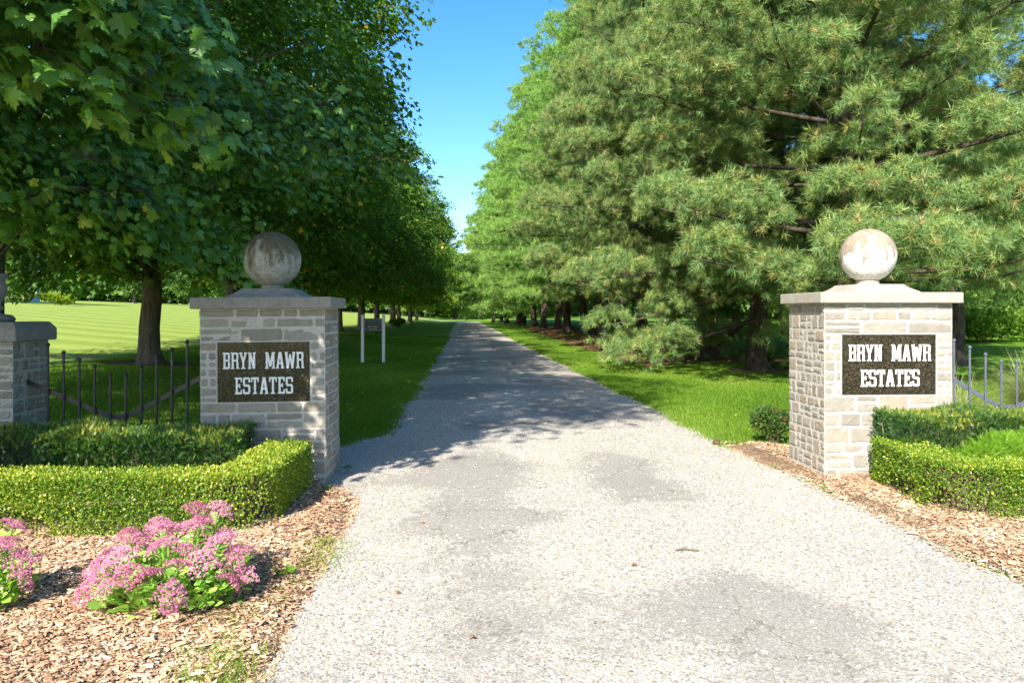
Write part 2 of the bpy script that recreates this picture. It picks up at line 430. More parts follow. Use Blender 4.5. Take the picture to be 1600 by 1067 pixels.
M['shrub'] = leaf_mat("garden_shrub", [(0, (0.05, 0.13, 0.012)), (0.5, (0.11, 0.23, 0.02)), (1, (0.24, 0.34, 0.04))], 0.3, (1, 1, 0.4), 0.5, 0.3)
M['dead_leaf'] = rnd_mat("dead_leaf", [(0, (0.14, 0.07, 0.03)), (1, (0.34, 0.20, 0.09))], 0.8, 0.2)
M['clod'] = rnd_mat("brown_clod", [(0, (0.09, 0.05, 0.03)), (1, (0.15, 0.09, 0.05))], 0.95, 0.1, 0.3, 60)
M['siding'] = rnd_mat("house_siding", [(0, (0.62, 0.66, 0.70)), (1, (0.70, 0.72, 0.75))], 0.7, 0.2)
M['roof'] = rnd_mat("roof_shingle", [(0, (0.10, 0.10, 0.11)), (1, (0.14, 0.14, 0.15))], 0.9, 0.1, 0.3, 5)
M['pane'] = rnd_mat("window_glass", [(0, (0.03, 0.04, 0.05)), (1, (0.04, 0.05, 0.06))], 0.08, 0.6)

# ------------------------------------------------------------------ ground, drive, beds
xs = np.unique(np.concatenate([np.linspace(-320, -40, 36), np.linspace(-40, -10, 46), np.linspace(-10, 14, 73), np.linspace(14, 50, 40), np.linspace(50, 320, 34)]))
ys = np.unique(np.concatenate([np.linspace(-60, 0, 16), np.linspace(0, 40, 101), np.linspace(40, 120, 81), np.linspace(120, 600, 61)]))
X, Y = np.meshgrid(xs, ys)
Z = ground(X, Y)
V = np.stack([X, Y, Z], -1).reshape(-1, 3)
ny, nx = X.shape
idx = np.arange(ny*nx).reshape(ny, nx)
F = np.stack([idx[:-1, :-1], idx[:-1, 1:], idx[1:, 1:], idx[1:, :-1]], -1).reshape(-1, 4)
o = link("lawn_ground", np_mesh("lawn_ground", V, F, M['lawn'], smooth=True)); tag(o, kind='structure')

def wob(t, seed, amp):
    return amp*(np.sin(t*1.3+seed)*0.5 + np.sin(t*3.1+seed*2.3)*0.3 + np.sin(t*7.7+seed*1.7)*0.2 + np.sin(t*17.0+seed*3.1)*0.12)

def drive_left(y):
    e = -0.98 + wob(y, 1.0, 0.10) - 0.30*sm((y-6.6)/0.8)*(1-sm((y-8.6)/2.0)) - 0.7*np.exp(-((y-8.2)/1.1)**2)*0.4
    return e
def drive_right(y):
    return 3.10 + wob(y, 4.0, 0.09) + 0.10*(1-sm((y-5)/3.0)) + 0.20*sm((30-y)/20)*0
def drive_shift(y):
    return -np.maximum(0, y-135.0)**2/60.0

ty = np.concatenate([np.arange(-25, 26, 0.12), np.arange(26, 60, 0.5), np.arange(60, 186, 1.5)])
cols = np.linspace(0, 1, 33)
L, Rr, sh = drive_left(ty), drive_right(ty), drive_shift(ty)
PX = (L[:, None] + (Rr-L)[:, None]*cols[None]) + sh[:, None]
PY = np.repeat(ty[:, None], 33, 1)
crown_h = 0.03*np.sin(cols*np.pi)[None]
PZ = ground(PX, PY) + 0.010 + crown_h + 0.05*sm((PY-100)/40)
V = np.stack([PX, PY, PZ], -1).reshape(-1, 3)
idx = np.arange(len(ty)*33).reshape(len(ty), 33)
F = np.stack([idx[:-1, :-1], idx[:-1, 1:], idx[1:, 1:], idx[1:, :-1]], -1).reshape(-1, 4)
o = link("driveway", np_mesh("driveway", V, F, M['gravel'], smooth=True)); tag(o, kind='structure')
a_ = o.data.attributes.new("worn", 'FLOAT', 'POINT'); a_.data.foreach_set("value", worn(PX, PY).ravel().astype(np.float32))

def sheet(name, poly, mat, dz, step=0.25, edge=0.05, seed=0.0):
    """an irregular-edged sheet lying on the ground inside a polygon given by its corner points (fan of rows)"""
    P = np.asarray(poly, float)
    Q = []
    for i in range(len(P)):
        a, b = P[i], P[(i+1) % len(P)]
        n = max(2, int(np.linalg.norm(b-a)/0.12))
        for k in range(n):
            t = k/n; p = a+(b-a)*t
            nrm = np.array([b[1]-a[1], a[0]-b[0]]); nrm /= np.linalg.norm(nrm)+1e-9
            d = np.linalg.norm(p-P[0]) + i*3.7
            Q.append(p + nrm*wob(np.array(d*2.2), seed+i, edge))
    Q = np.array(Q)
    bm_v = np.stack([Q[:, 0], Q[:, 1], ground(Q[:, 0], Q[:, 1])+0.002], -1)
    c = Q.mean(0)
    rings = [bm_v]
    for f in (0.95, 0.7, 0.35):
        q = c+(Q-c)*f
        rings.append(np.stack([q[:, 0], q[:, 1], ground(q[:, 0], q[:, 1])+dz], -1))
    m = len(Q)
    VV = np.concatenate(rings+[np.array([[c[0], c[1], float(ground(c[0], c[1]))+dz]])])
    FF = []
    for r in range(3):
        for k in range(m):
            k2 = (k+1) % m
            FF.append((r*m+k, r*m+k2, (r+1)*m+k2)); FF.append((r*m+k, (r+1)*m+k2, (r+1)*m+k))
    for k in range(m): FF.append((3*m+k, 3*m+(k+1) % m, 4*m))
    o = link(name, np_mesh(name, VV, np.array(FF), mat)); tag(o, kind='structure')
    return Q

def ring_poly(cx, cy, r, ry=None):
    ry = ry or r
    return [(cx+r*math.cos(a), cy+ry*math.sin(a)) for a in np.linspace(0, 2*np.pi, 14, endpoint=False)]

bed_left = [(-0.86, 1.0), (-0.80, 3.0), (-0.82, 4.4), (-0.80, 6.0), (-0.88, 6.55), (-1.25, 6.9), (-1.25, 7.3), (-8.5, 7.5), (-8.5, 1.0)]
bed_right = [(3.20, 1.0), (8.5, 1.0), (8.5, 7.4), (4.5, 7.4), (3.4, 8.9), (3.05, 8.8), (3.0, 7.9), (3.28, 6.8), (3.16, 6.3), (3.22, 4.5)]
sheet("mulch_bed", bed_left, M['mulch'], 0.055, seed=0.3)
sheet("mulch_bed", bed_right, M['mulch'], 0.050, seed=2.1)
sheet("pine_straw_bed", [(6.3, 21.5), (9.6, 20.5), (10.2, 40), (10.2, 75), (6.0, 75), (5.6, 50), (5.2, 34), (4.9, 27), (5.2, 22)], M['straw'], 0.02, edge=0.25, seed=1.0)
for (cx, cy, r) in ((-7.5, 19, 1.25), (-7.5, 49, 1.6), (-7.5, 56.5, 1.6), (7.7, 19.4, 0.95), (-2.78, 24.2, 0.55), (-5.3, 8.35, 0.55)):
    sheet("mulch_ring", ring_poly(cx, cy, r, r*0.75), M['straw'] if cx != 7.7 else M['mulch'], 0.02, edge=0.08, seed=cx+cy)

def in_poly(px, py, poly):
    P = np.asarray(poly); ins = np.zeros(len(px), bool); j = len(P)-1
    for i in range(len(P)):
        xi, yi = P[i]; xj, yj = P[j]
        c = ((yi > py) != (yj > py)) & (px < (xj-xi)*(py-yi)/(yj-yi+1e-12)+xi)
        ins ^= c; j = i
    return ins

# wood chips: flat bent slivers lying on the beds
def chips():
    n = 520000
    px = R.uniform(-4.6, 6.6, n); py = R.uniform(2.4, 9.0, n)
    inl = in_poly(px, py, bed_left) | in_poly(px, py, bed_right)
    stray = (np.abs(px - drive_left(py)) < 0.22) & (px < drive_left(py)+0.10) & (R.random(n) < 0.3) & (py < 6.6)
    stray |= (np.abs(px - drive_right(py)) < 0.22) & (px > drive_right(py)-0.08) & (R.random(n) < 0.3) & (py < 9)
    keep = (inl | stray) & (R.random(n) < np.where(py > 6.6, 0.6, 1.0))
    px, py = px[keep], py[keep]; n = len(px)
    ln = R.gamma(2.6, 0.0076, n).clip(0.005, 0.07); wd = R.uniform(0.18, 0.5, n)
    z = np.where(inl[keep], 0.004+0.050*np.clip(np.where(px < 1, -0.84-px, px-3.2)/0.16, 0, 1)*np.clip((9.1-py)/0.4, 0, 1), 0.02) + R.uniform(0, 0.016, n)
    a = R.uniform(0, 2*np.pi, n)
    tip = np.stack([np.cos(a), np.sin(a), R.normal(0, 0.22, n)], -1)
    nrm = np.stack([R.normal(0, 0.35, n), R.normal(0, 0.35, n), np.ones(n)], -1)
    TV = np.array([(-0.5, -0.5, 0), (0.5, -0.42, 0), (0.42, 0.5, 0.03), (-0.4, 0.44, 0.03), (0.0, 0, 0.12)])
    TF = np.array([(0, 1, 4), (1, 2, 4), (2, 3, 4), (3, 0, 4)])
    tip = unit(tip); side = unit(np.cross(tip, nrm)); nn = np.cross(side, tip)
    V = np.stack([px, py, z], -1)[:, None] + ln[:, None, None]*(TV[None, :, 1:2]*tip[:, None] + (TV[None, :, 0:1]*wd[:, None, None])*side[:, None] + TV[None, :, 2:3]*nn[:, None])
    F = (TF[None]+(np.arange(n)*5)[:, None, None]).reshape(-1, 3)
    o = link("wood_chips", np_mesh("wood_chips", V.reshape(-1, 3), F, M['chips'], np.repeat(np.clip(R.beta(2.2, 1.5, n)+0.7*(fbm(px*2.6, py*2.6, 4)-0.5), 0, 1), 4)))
    tag(o, "loose tan wood chips covering the planting beds", "wood chips", kind='stuff')
chips()

# loose stones on the drive
OCT = np.array([(1, 0, 0), (0, 1, 0), (-1, 0, 0), (0, -1, 0), (0, 0, 0.75), (0.2, 0.1, -0.6)], float)
OF = np.array([(0, 1, 4), (1, 2, 4), (2, 3, 4), (3, 0, 4), (1, 0, 5), (2, 1, 5), (3, 2, 5), (0, 3, 5)])
def pebbles():
    n = 300000
    py = 2.6 + (R.random(n)**1.5)*13.0
    l, r = drive_left(py), drive_right(py)
    u = R.random(n); px = l - 0.08 + (r-l+0.16)*u
    pr = 0.50*(1-worn(px, py))**1.5 + 0.05 + 0.3*np.exp(-(np.minimum(u, 1-u)*4.2/0.28)**2)
    keep = R.random(n) < pr
    # extra stones spilled at the foot of the left pillar
    ex = 9000
    ey = R.uniform(6.95, 9.6, ex); exx = drive_left(ey) - np.abs(R.normal(0, 0.12, ex)) + 0.1
    px = np.concatenate([px[keep], exx]); py = np.concatenate([py[keep], ey]); n = len(px)
    s = R.gamma(4, 0.00115, n).clip(0.0022, 0.015)
    cc = np.clip((px-drive_left(py))/(drive_right(py)-drive_left(py)), 0, 1)
    z = 0.010+0.03*np.sin(cc*np.pi) + s*0.25
    q = R.normal(size=(n, 3)); tip = unit(np.stack([q[:, 0], q[:, 1], 0.25*q[:, 2]], -1))
    nrm = np.stack([R.normal(0, 0.3, n), R.normal(0, 0.3, n), np.ones(n)], -1)
    V, F = scatter(OCT*np.array([1, 0.72, 0.7]), OF, np.stack([px, py, z], -1), tip, nrm, s)
    V += (R.normal(0, 0.16, V.shape)*np.repeat(s, 6)[:, None])
    o = link("loose_gravel", np_mesh("loose_gravel", V, F, M['pebbles'], np.repeat(R.random(n), 8)))
    tag(o, "loose pale gravel scattered over the drive", "gravel", kind='stuff')
pebbles()

# grass blades on the nearer lawn
def grass():
    n = 1900000
    px = R.uniform(-9, 12, n); py = 7.4 + 44*R.random(n)**1.7
    dl, dr = drive_left(py), drive_right(py)
    keep = ((px < dl+0.05+R.normal(0, 0.06, n)) | (px > dr-0.05+R.normal(0, 0.06, n)))
    keep &= ~in_poly(px, py, bed_left) & ~in_poly(px, py, bed_right)
    keep &= ~((px > 5.2) & (py > 21.3) & (R.random(n) < 0.985))
    keep &= ~((px+7.5)**2 + ((py-19)/0.75)**2 < 1.4) & ~((px+2.78)**2+((py-24.2)/.7)**2 < .25)
    keep &= ~((px > -2.6) & (px < -0.9) & (py < 8.9))      # gravel apron behind the left pillar
    keep &= ((px-7.7)**2 + ((py-19.4)/0.75)**2 > 0.75)
    keep &= (px > -0.62*py+0) & (px < 0.86*py)
    px, py = px[keep], py[keep]; n = len(px)
    h = R.uniform(0.035, 0.075, n)*(1+0.012*(py-8)); wd = (0.0042+0.00052*(py-7))
    a = R.uniform(0, 2*np.pi, n); b = R.uniform(0, 2*np.pi, n)
    z = ground(px, py)
    P = np.stack([px, py, z-0.005], -1)
    side = np.stack([np.cos(a), np.sin(a), np.zeros(n)], -1)*wd[:, None]
    lean = np.stack([np.cos(b)*0.5, np.sin(b)*0.5, np.ones(n)], -1)*h[:, None]
    V = np.stack([P-side, P+side, P+lean], 1).reshape(-1, 3)
    F = np.arange(n*3).reshape(-1, 3)
    pt = np.sin(px*0.9+py*0.5)*0.12+np.sin(px*2.3-py*1.1)*0.08
    o = link("grass", np_mesh("grass", V, F, M['grass'], np.clip(R.beta(2.4, 2.8, n)+pt, 0, 1)))
    tag(o, "short mown green grass on both sides of the drive", "grass", kind='stuff')
grass()

# thin straggling grass where the bed meets the drive
def edge_grass():
    n = 5200
    py = R.uniform(2.6, 5.2, n); px = -0.98 + R.normal(0, 0.10, n) + 0.12*np.sin(py*3)
    k = R.random(n) < (0.25+0.75*(np.sin(py*2.6+0.5) > -0.2))*np.where(py < 3.9, 1, 0.35)
    px, py = px[k], py[k]; n = len(px)
    h = R.uniform(0.015, 0.05, n); a = R.uniform(0, 6.28, n); b = R.uniform(0, 6.28, n)
    P = np.stack([px, py, np.full(n, 0.055)], -1)
    side = np.stack([np.cos(a), np.sin(a), 0*a], -1)*0.0026
    lean = np.stack([np.cos(b)*0.9, np.sin(b)*0.9, np.ones(n)], -1)*h[:, None]
    V = np.stack([P-side, P+side, P+lean], 1).reshape(-1, 3)
    o = link("sparse_grass", np_mesh("sparse_grass", V, np.arange(n*3).reshape(-1, 3), M['grass'], R.uniform(0.3, 1, n)))
    tag(o, "thin straggly grass between the wood chips and the drive", "grass", kind='stuff')
edge_grass()

# ------------------------------------------------------------------ gate pillars
def ashlar(u0, v0, u1, v1, joint=0.017, hmin=0.075, hmax=0.165, wmin=0.11, wmax=0.36):
    """broken-course stone layout of a rectangle"""
    out = []; v = v0
    while v < v1-1e-4:
        h = random.uniform(hmin, hmax)
        if v1-(v+h) < hmin: h = v1-v
        u = u0
        while u < u1-1e-4:
            ww = random.uniform(wmin, wmax)
            if u1-(u+ww) < wmin*0.7: ww = u1-u
            if h > 0.10 and random.random() < 0.33:
                s = h*random.uniform(0.4, 0.6)
                out.append((u, v, u+ww, v+s)); out.append((u, v+s, u+ww, v+h))
            else: out.append((u, v, u+ww, v+h))
            u += ww
        v += h
    j = joint/2
    return [(a+j, b+j, c-j, d-j) for a, b, c, d in out]

def stone_face(mb, rects, O, U, N, rough=0.0022, prot=(0.003, 0.008)):
    O = np.array(O, float); U = np.array(U, float); N = np.array(N, float); W = np.array([0, 0, 1.0])
    for (a, b, c, d) in rects:
        if c-a < 0.015 or d-b < 0.015: continue
        p = random.uniform(*prot)
        us = [a, a+0.004, a+0.012]+list(np.linspace(a, c, 6)[1:-1])+[c-0.012, c-0.004, c] if c-a > 0.08 else [a, a+0.004, (a+c)/2, c-0.004, c]
        vs = [b, b+0.004, b+0.011]+list(np.linspace(b, d, 4)[1:-1])+[d-0.011, d-0.004, d] if d-b > 0.045 else [b, b+0.004, (b+d)/2, d-0.004, d]
        us = sorted(us); vs = sorted(vs); nu, nv = len(us), len(vs)
        tu, tv = random.uniform(-0.004, 0.004), random.uniform(-0.004, 0.004)
        V = []
        for jv, vv in enumerate(vs):
            for iu, uu in enumerate(us):
                ring = min(iu, jv, nu-1-iu, nv-1-jv)
                dep = -0.006 if ring == 0 else (p*0.55 if ring == 1 else p*0.92 if ring == 2 else p)
                if ring >= 1: dep += random.gauss(0, rough*0.5) + tu*(uu-a)/(c-a) + tv*(vv-b)/(d-b)
                ju = random.gauss(0, 0.0022); jv2 = random.gauss(0, 0.0022)
                # knocked-off corners
                if ring <= 1 and (iu <= 1 or iu >= nu-2) and (jv <= 1 or jv >= nv-2):
                    ju += (0.006 if iu <= 1 else -0.006); jv2 += (0.006 if jv <= 1 else -0.006)
                V.append(O + U*(uu+ju) + W*(vv+jv2) + N*dep)
        F = []
        for jv in range(nv-1):
            for iu in range(nu-1):
                F.append((jv*nu+iu, jv*nu+iu+1, (jv+1)*nu+iu+1, (jv+1)*nu+iu))
        mb.add(V, F, random.random())

# ---- slab lettering: each glyph is a list of convex polygons in a box of height 1
def glyph(ch):
    T, s = 0.13, 0.075           # stroke, serif thickness
    W = {'M': 0.70, 'W': 0.72, 'A': 0.56, 'Y': 0.54, 'N': 0.54, 'B': 0.50, 'R': 0.52, 'E': 0.47, 'S': 0.48, 'T': 0.50}[ch]
    q = []
    def r(x0, y0, x1, y1): q.append([(x0, y0), (x1, y0), (x1, y1), (x0, y1)])
    def line(x0, y0, x1, y1, t): q.append([(x0-t/2, y0), (x0+t/2, y0), (x1+t/2, y1), (x1-t/2, y1)])
    c = 0.08
    if ch in 'BR':
        r(0, 0, 0.06, s); r(0, 1-s, 0.06, 1); r(0.06, 0, 0.06+T, 1)
        r(0.06+T, 1-0.12, W-c, 1); r(0.06+T, 0.46, W-c, 0.57)
        q.append([(W-c-T+0.02, 1-0.12), (W-c, 1-0.12), (W-c, 1)]); r(W-T, 0.57+0.05, W, 1-c)
        q.append([(W-c, 1-c), (W, 1-c), (W-c, 1)]); q.append([(W-T, 1-c), (W-c, 1-c), (W-c, 1-0.12), (W-T-0.0, 1-0.12)])
        q.append([(W-T, 0.62), (W-c-0.04, 0.515), (W-0.04, 0.515), (W, 0.62)])
        if ch == 'B':
            r(0.06+T, 0, W-c, 0.12); r(W-T, c, W, 0.42); q.append([(W-c, 0), (W, c), (W-c, c)])
            q.append([(W-T, 0.42), (W, 0.42), (W-0.04, 0.515), (W-c-0.04, 0.515)]); q.append([(W-T, c), (W-c, c), (W-c, 0.12), (W-T, 0.12)])
        else:
            q.append([(W-T, s), (W, s), (W, 0.40), (W-T, 0.40)]); q.append([(W-T, 0.40), (W, 0.40), (W-0.04, 0.515), (W-c-0.04, 0.515)]); r(W-T, 0, W+0.05, s); r(0.06+T, 0, 0.06+T+0.05, s)
    elif ch == 'Y':
        line(W/2, 0.42, 0.10, 1-s, T); line(W/2, 0.42, W-0.10, 1-s, T); r(W/2-T/2, s, W/2+T/2, 0.46)
        r(W/2-0.15, 0, W/2+0.15, s); r(0, 1-s, 0.21, 1); r(W-0.21, 1-s, W, 1)
    elif ch == 'N':
        r(0.05, s, 0.05+0.12, 1-s); r(W-0.17, s, W-0.05, 1-s); line(W-0.13, 0.0, 0.13, 1.0, 0.15)
        r(0, 0, 0.22, s); r(0, 1-s, 0.20, 1); r(W-0.22, 1-s, W, 1)
    elif ch == 'M':
        r(0.05, s, 0.17, 1-s); r(W-0.17, s, W-0.05, 1-s); line(W/2, 0.12, 0.14, 1, 0.15); line(W/2, 0.12, W-0.14, 1, 0.15)
        r(0, 0, 0.23, s); r(W-0.23, 0, W, s); r(0, 1-s, 0.18, 1); r(W-0.18, 1-s, W, 1)
    elif ch == 'W':
        line(0.20, 0, 0.09, 1-s, 0.15); line(0.20, 0, W/2, 0.86, 0.11); line(W-0.20, 0, W/2, 0.86, 0.11); line(W-0.20, 0, W-0.09, 1-s, 0.15)
        r(0, 1-s, 0.20, 1); r(W-0.20, 1-s, W, 1)
    elif ch == 'A':
        line(0.10, s, W/2-0.02, 1, 0.13); line(W-0.10, s, W/2+0.02, 1, 0.15); r(0.16, 0.26, W-0.16, 0.37)
        r(0, 0, 0.20, s); r(W-0.22, 0, W, s)
    elif ch == 'E':
        r(0, 0, 0.06, s); r(0, 1-s, 0.06, 1); r(0.06, 0, 0.06+T, 1); r(0.06+T, 0, W, 0.12); r(0.06+T, 0.88, W, 1); r(0.06+T, 0.45, W-0.12, 0.56)
        r(W-0.08, 0.12, W, 0.27); r(W-0.08, 0.73, W, 0.88); r(W-0.18, 0.38, W-0.12, 0.63)
    elif ch == 'S':
        r(c, 0, W-c, 0.12); r(c, 0.88, W-c, 1); r(c, 0.45, W-c, 0.57); r(0, 0.57, T, 1-c); r(W-T, c, W, 0.45); r(W-0.11, 0.70, W, 1-c); r(0, c, 0.11, 0.30)
        for (x0, y0, x1, y1, x2, y2) in ((0, 1-c, c, 1-c, c, 1), (W-c, 1-c, W, 1-c, W-c, 1), (0, c, c, 0, c, c), (W-c, 0, W, c, W-c, c), (0, 0.57, c, 0.45, c, 0.57), (W-c, 0.45, W, 0.45, W-c, 0.57)):
            q.append([(x0, y0), (x1, y1), (x2, y2)])
    elif ch == 'T':
        r(W/2-T/2, s, W/2+T/2, 0.88); r(W/2-0.14, 0, W/2+0.14, s); r(0.0, 0.88, W, 1); r(0, 0.72, 0.075, 0.88); r(W-0.075, 0.72, W, 0.88)
    return W, q

def word(parent, text, u0, u1, v0, v1, y):
    """raised white letters: one mesh per word"""
    gap = 0.07; tot = 0
    for ch in text: tot += glyph(ch)[0] + gap
    tot -= gap
    sx = (u1-u0)/tot; h = v1-v0; mb = MB(); x = 0.0; k = 0
    for ch in text:
        W, q = glyph(ch)
        for poly in q:
            area = sum(poly[i][0]*poly[(i+1) % len(poly)][1]-poly[(i+1) % len(poly)][0]*poly[i][1] for i in range(len(poly)))
            if area < 0: poly = poly[::-1]
            n = len(poly); yf = y - 0.009 - 0.00012*(k % 9); k += 1
            V = [(u0+(x+a)*sx, yf, v0+b*h) for a, b in poly] + [(u0+(x+a)*sx, y, v0+b*h) for a, b in poly]
            Fs = [tuple(range(n))] + [(i, i+n, (i+1) % n+n, (i+1) % n) for i in range(n)]
            mb.add(V, Fs)
        x += W+gap
    return mb.build("lettering", M['white'], parent)

def gate_pillar(name, label, x0, x1, y0, depth, zt, cap_h, plaque, ball_c, ball_r, ballmat, capmat, tilt=0.0):
    """x0,x1 outer stone faces; y0 front face"""
    root = empty(name, ((x0+x1)/2, y0+depth/2, 0)); tag(root, label, "gate pillar", "stone gate pillars with ball finials")
    ox, oy = (x0+x1)/2, y0+depth/2
    a, b = x0-ox, x1-ox; f, r = y0-oy, y0+depth-oy
    zb = zt-cap_h
    core = MB(); core.box(a+0.006, f+0.006, -0.1, b-0.006, r-0.006, zb)
    shaft = core.build("mortar_core", M['mortar'], root)
    st = MB()
    pu0, pu1, pv0, pv1 = plaque[0]-x0, plaque[1]-x0, plaque[2], plaque[3]
    W = x1-x0
    rects = ashlar(0, 0.0, W, pv0)
    rects += ashlar(0, pv0, pu0, pv1, wmin=0.06, wmax=0.13, hmin=0.05, hmax=0.10) + ashlar(pu1, pv0, W, pv1, wmin=0.06, wmax=0.16, hmin=0.05, hmax=0.10)
    rects += ashlar(0, pv1, W, pv1+0.12, hmin=0.11, hmax=0.13, wmin=0.3, wmax=0.5) + ashlar(0, pv1+0.12, W, zb-0.004, hmin=0.05, hmax=0.13)
    stone_face(st, rects, (a, f+0.006, 0), (1, 0, 0), (0, -1, 0))
    side = dict(wmin=0.07, wmax=0.2, hmin=0.06, hmax=0.16)
    stone_face(st, ashlar(0.0, 0, depth, zb-0.004, **side), (b-0.006, f, 0), (0, 1, 0), (1, 0, 0), 0.003, (0.004, 0.010))
    stone_face(st, ashlar(0.0, 0, depth, zb-0.004, **side), (a+0.006, r, 0), (0, -1, 0), (-1, 0, 0), 0.0035, (0.004, 0.011))
    stone_face(st, ashlar(0, 0, W, zb-0.004), (b, r-0.006, 0), (-1, 0, 0), (0, 1, 0))
    st.build("stonework", M['stone'], root)
    cp = MB(); ov = 0.062
    cp.box(a-ov, f-ov, zb, b+ov, r+ov, zt)
    cp.build("cap", capmat, root, bevel=0.008)
    # flared square plinth
    cx = ball_c[0]-ox; cy = 0.0
    pl = MB(); prof = [(0.335, zt), (0.325, zt+0.012), (0.275, zt+0.040), (0.240, zt+0.066), (0.225, zt+0.082), (0.12, zt+0.083)]
    V = []; Fp = []
    for (hw, z) in prof: V += [(cx-hw, cy-hw, z), (cx+hw, cy-hw, z), (cx+hw, cy+hw, z), (cx-hw, cy+hw, z)]
    for i in range(len(prof)-1):
        for k in range(4): Fp.append((i*4+k, i*4+(k+1) % 4, (i+1)*4+(k+1) % 4, (i+1)*4+k))
    Fp.append((20, 21, 22, 23)); pl.add(V, Fp)
    pl.lathe([(0.105, zt+0.080), (0.10, ball_c[1]-ball_r+0.02)], cx, cy, 28)
    pl.build("plinth", capmat, root)
    bl = MB(); prof = [(ball_r*math.sin(t), -ball_r*math.cos(t)) for t in np.linspace(0.05, math.pi-0.02, 40)]
    bl.lathe(prof, 0, 0, 64)
    bo = bl.build("ball_finial", ballmat, root, smooth=True); bo.location = (cx, cy, ball_c[1])
    # granite plaque with its thin stone edge
    pq = MB(); e = 0.006
    px0, px1 = plaque[0]-ox, plaque[1]-ox
    pq.box(px0+e, f-0.004, pv0+e, px1-e, f+0.03, pv1-e)
    po = pq.build("granite_plaque", M['granite'], root, bevel=0.002)
    pw, ph = px1-px0, pv1-pv0
    word(po, "BRYN", px0+pw*0.068, px0+pw*0.420, pv0+ph*0.555, pv0+ph*0.825, f-0.0035)
    word(po, "MAWR", px0+pw*0.520, px0+pw*0.930, pv0+ph*0.555, pv0+ph*0.825, f-0.0035)
    word(po, "ESTATES", px0+pw*0.195, px0+pw*0.815, pv0+ph*0.140, pv0+ph*0.415, f-0.0035)
    root.rotation_euler = (0, tilt, 0)
    return root

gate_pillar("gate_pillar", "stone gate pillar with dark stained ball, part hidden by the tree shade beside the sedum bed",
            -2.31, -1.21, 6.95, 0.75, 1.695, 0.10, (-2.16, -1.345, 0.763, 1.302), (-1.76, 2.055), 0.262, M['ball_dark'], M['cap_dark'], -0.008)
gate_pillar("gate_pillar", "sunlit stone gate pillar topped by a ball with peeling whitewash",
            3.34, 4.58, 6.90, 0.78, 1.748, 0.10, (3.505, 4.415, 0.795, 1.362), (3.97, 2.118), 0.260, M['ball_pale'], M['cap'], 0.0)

# low end pillar with an urn at the far left
def low_pillar():
    x1, y0, D, W = -3.97, 7.07, 0.60, 0.85
    root = empty("low_pillar", (x1-W/2, y0+D/2, 0)); tag(root, "low stone pillar with chamfered cap beside the black fence, urn on top", "pillar")
    a, b, f, r = -W/2, W/2, -D/2, D/2
    zb = 1.30
    c = MB(); c.box(a+0.006, f+0.006, -0.1, b-0.006, r-0.006, zb); c.build("mortar_core", M['mortar'], root)
    st = MB()
    side = dict(wmin=0.09, wmax=0.24, hmin=0.08, hmax=0.18)
    stone_face(st, ashlar(0, 0, W, zb-0.004, **side), (a, f+0.006, 0), (1, 0, 0), (0, -1, 0), 0.006)
    stone_face(st, ashlar(0, 0, D, zb-0.004, **side), (b-0.006, f, 0), (0, 1, 0), (1, 0, 0), 0.006)
    stone_face(st, ashlar(0, 0, D, zb-0.004, **side), (a+0.006, r, 0), (0, -1, 0), (-1, 0, 0), 0.006)
    stone_face(st, ashlar(0, 0, W, zb-0.004, **side), (b, r-0.006, 0), (-1, 0, 0), (0, 1, 0), 0.006)
    st.build("stonework", M['stone'], root)
    cp = MB(); V = []; ov = 0.05
    for (o_, z) in ((ov, zb), (ov, zb+0.115), (ov-0.045, zb+0.175)):
        V += [(a-o_, f-o_, z), (b+o_, f-o_, z), (b+o_, r+o_, z), (a-o_, r+o_, z)]
    Fp = [(3, 2, 1, 0), (8, 9, 10, 11)]
    for i in range(2):
        for k in range(4): Fp.append((i*4+k, i*4+(k+1) % 4, (i+1)*4+(k+1) % 4, (i+1)*4+k))
    cp.add(V, Fp); cp.build("cap", M['cap_dark'], root, bevel=0.012)
    u = MB(); zt = zb+0.175
    u.lathe([(0.24, zt), (0.25, zt+0.03), (0.22, zt+0.06), (0.14, zt+0.075), (0.12, zt+0.10), (0.165, zt+0.125), (0.13, zt+0.15), (0.15, zt+0.20), (0.18, zt+0.27), (0.185, zt+0.33), (0.16, zt+0.38), (0.19, zt+0.42), (0.195, zt+0.44), (0.15, zt+0.445)], 0.0, 0, 28)
    u.build("urn_finial", M['cap_dark'], root, smooth=True)
low_pillar()

# ------------------------------------------------------------------ iron fences
def fence(name, label, bars, rail, y, mat, z0=0.02):
    root = empty(name, (bars[0][0], y, 0)); tag(root, label, "fence", "iron fences beside the gate pillars")
    ox = bars[0][0]
    for (x, zt) in bars:
        b = MB(); rr = 0.011
        b.tube([(x-ox, 0, z0), (x-ox, 0, zt-0.015)], rr, 10)
        prof = [(0.019*math.sin(t), zt-0.019*math.cos(t)) for t in np.linspace(0.2, math.pi-0.05, 8)]
        b.lathe(prof, x-ox, 0, 12)
        b.build("bar", mat, root, smooth=False)
    rl = MB()
    for (xa, za), (xb, zb) in zip(rail[:-1], rail[1:]):
        y0, y1, t = 0.012, 0.020, 0.024
        V = [(xa-ox, y0, za-t), (xb-ox, y0, zb-t), (xb-ox, y0, zb+t), (xa-ox, y0, za+t), (xa-ox, y1, za-t), (xb-ox, y1, zb-t), (xb-ox, y1, zb+t), (xa-ox, y1, za+t)]
        rl.add(V, [(0, 1, 2, 3), (5, 4, 7, 6), (3, 2, 6, 7), (1, 0, 4, 5), (0, 3, 7, 4), (2, 1, 5, 6)])
    rl.build("rail", mat, root)
    return root

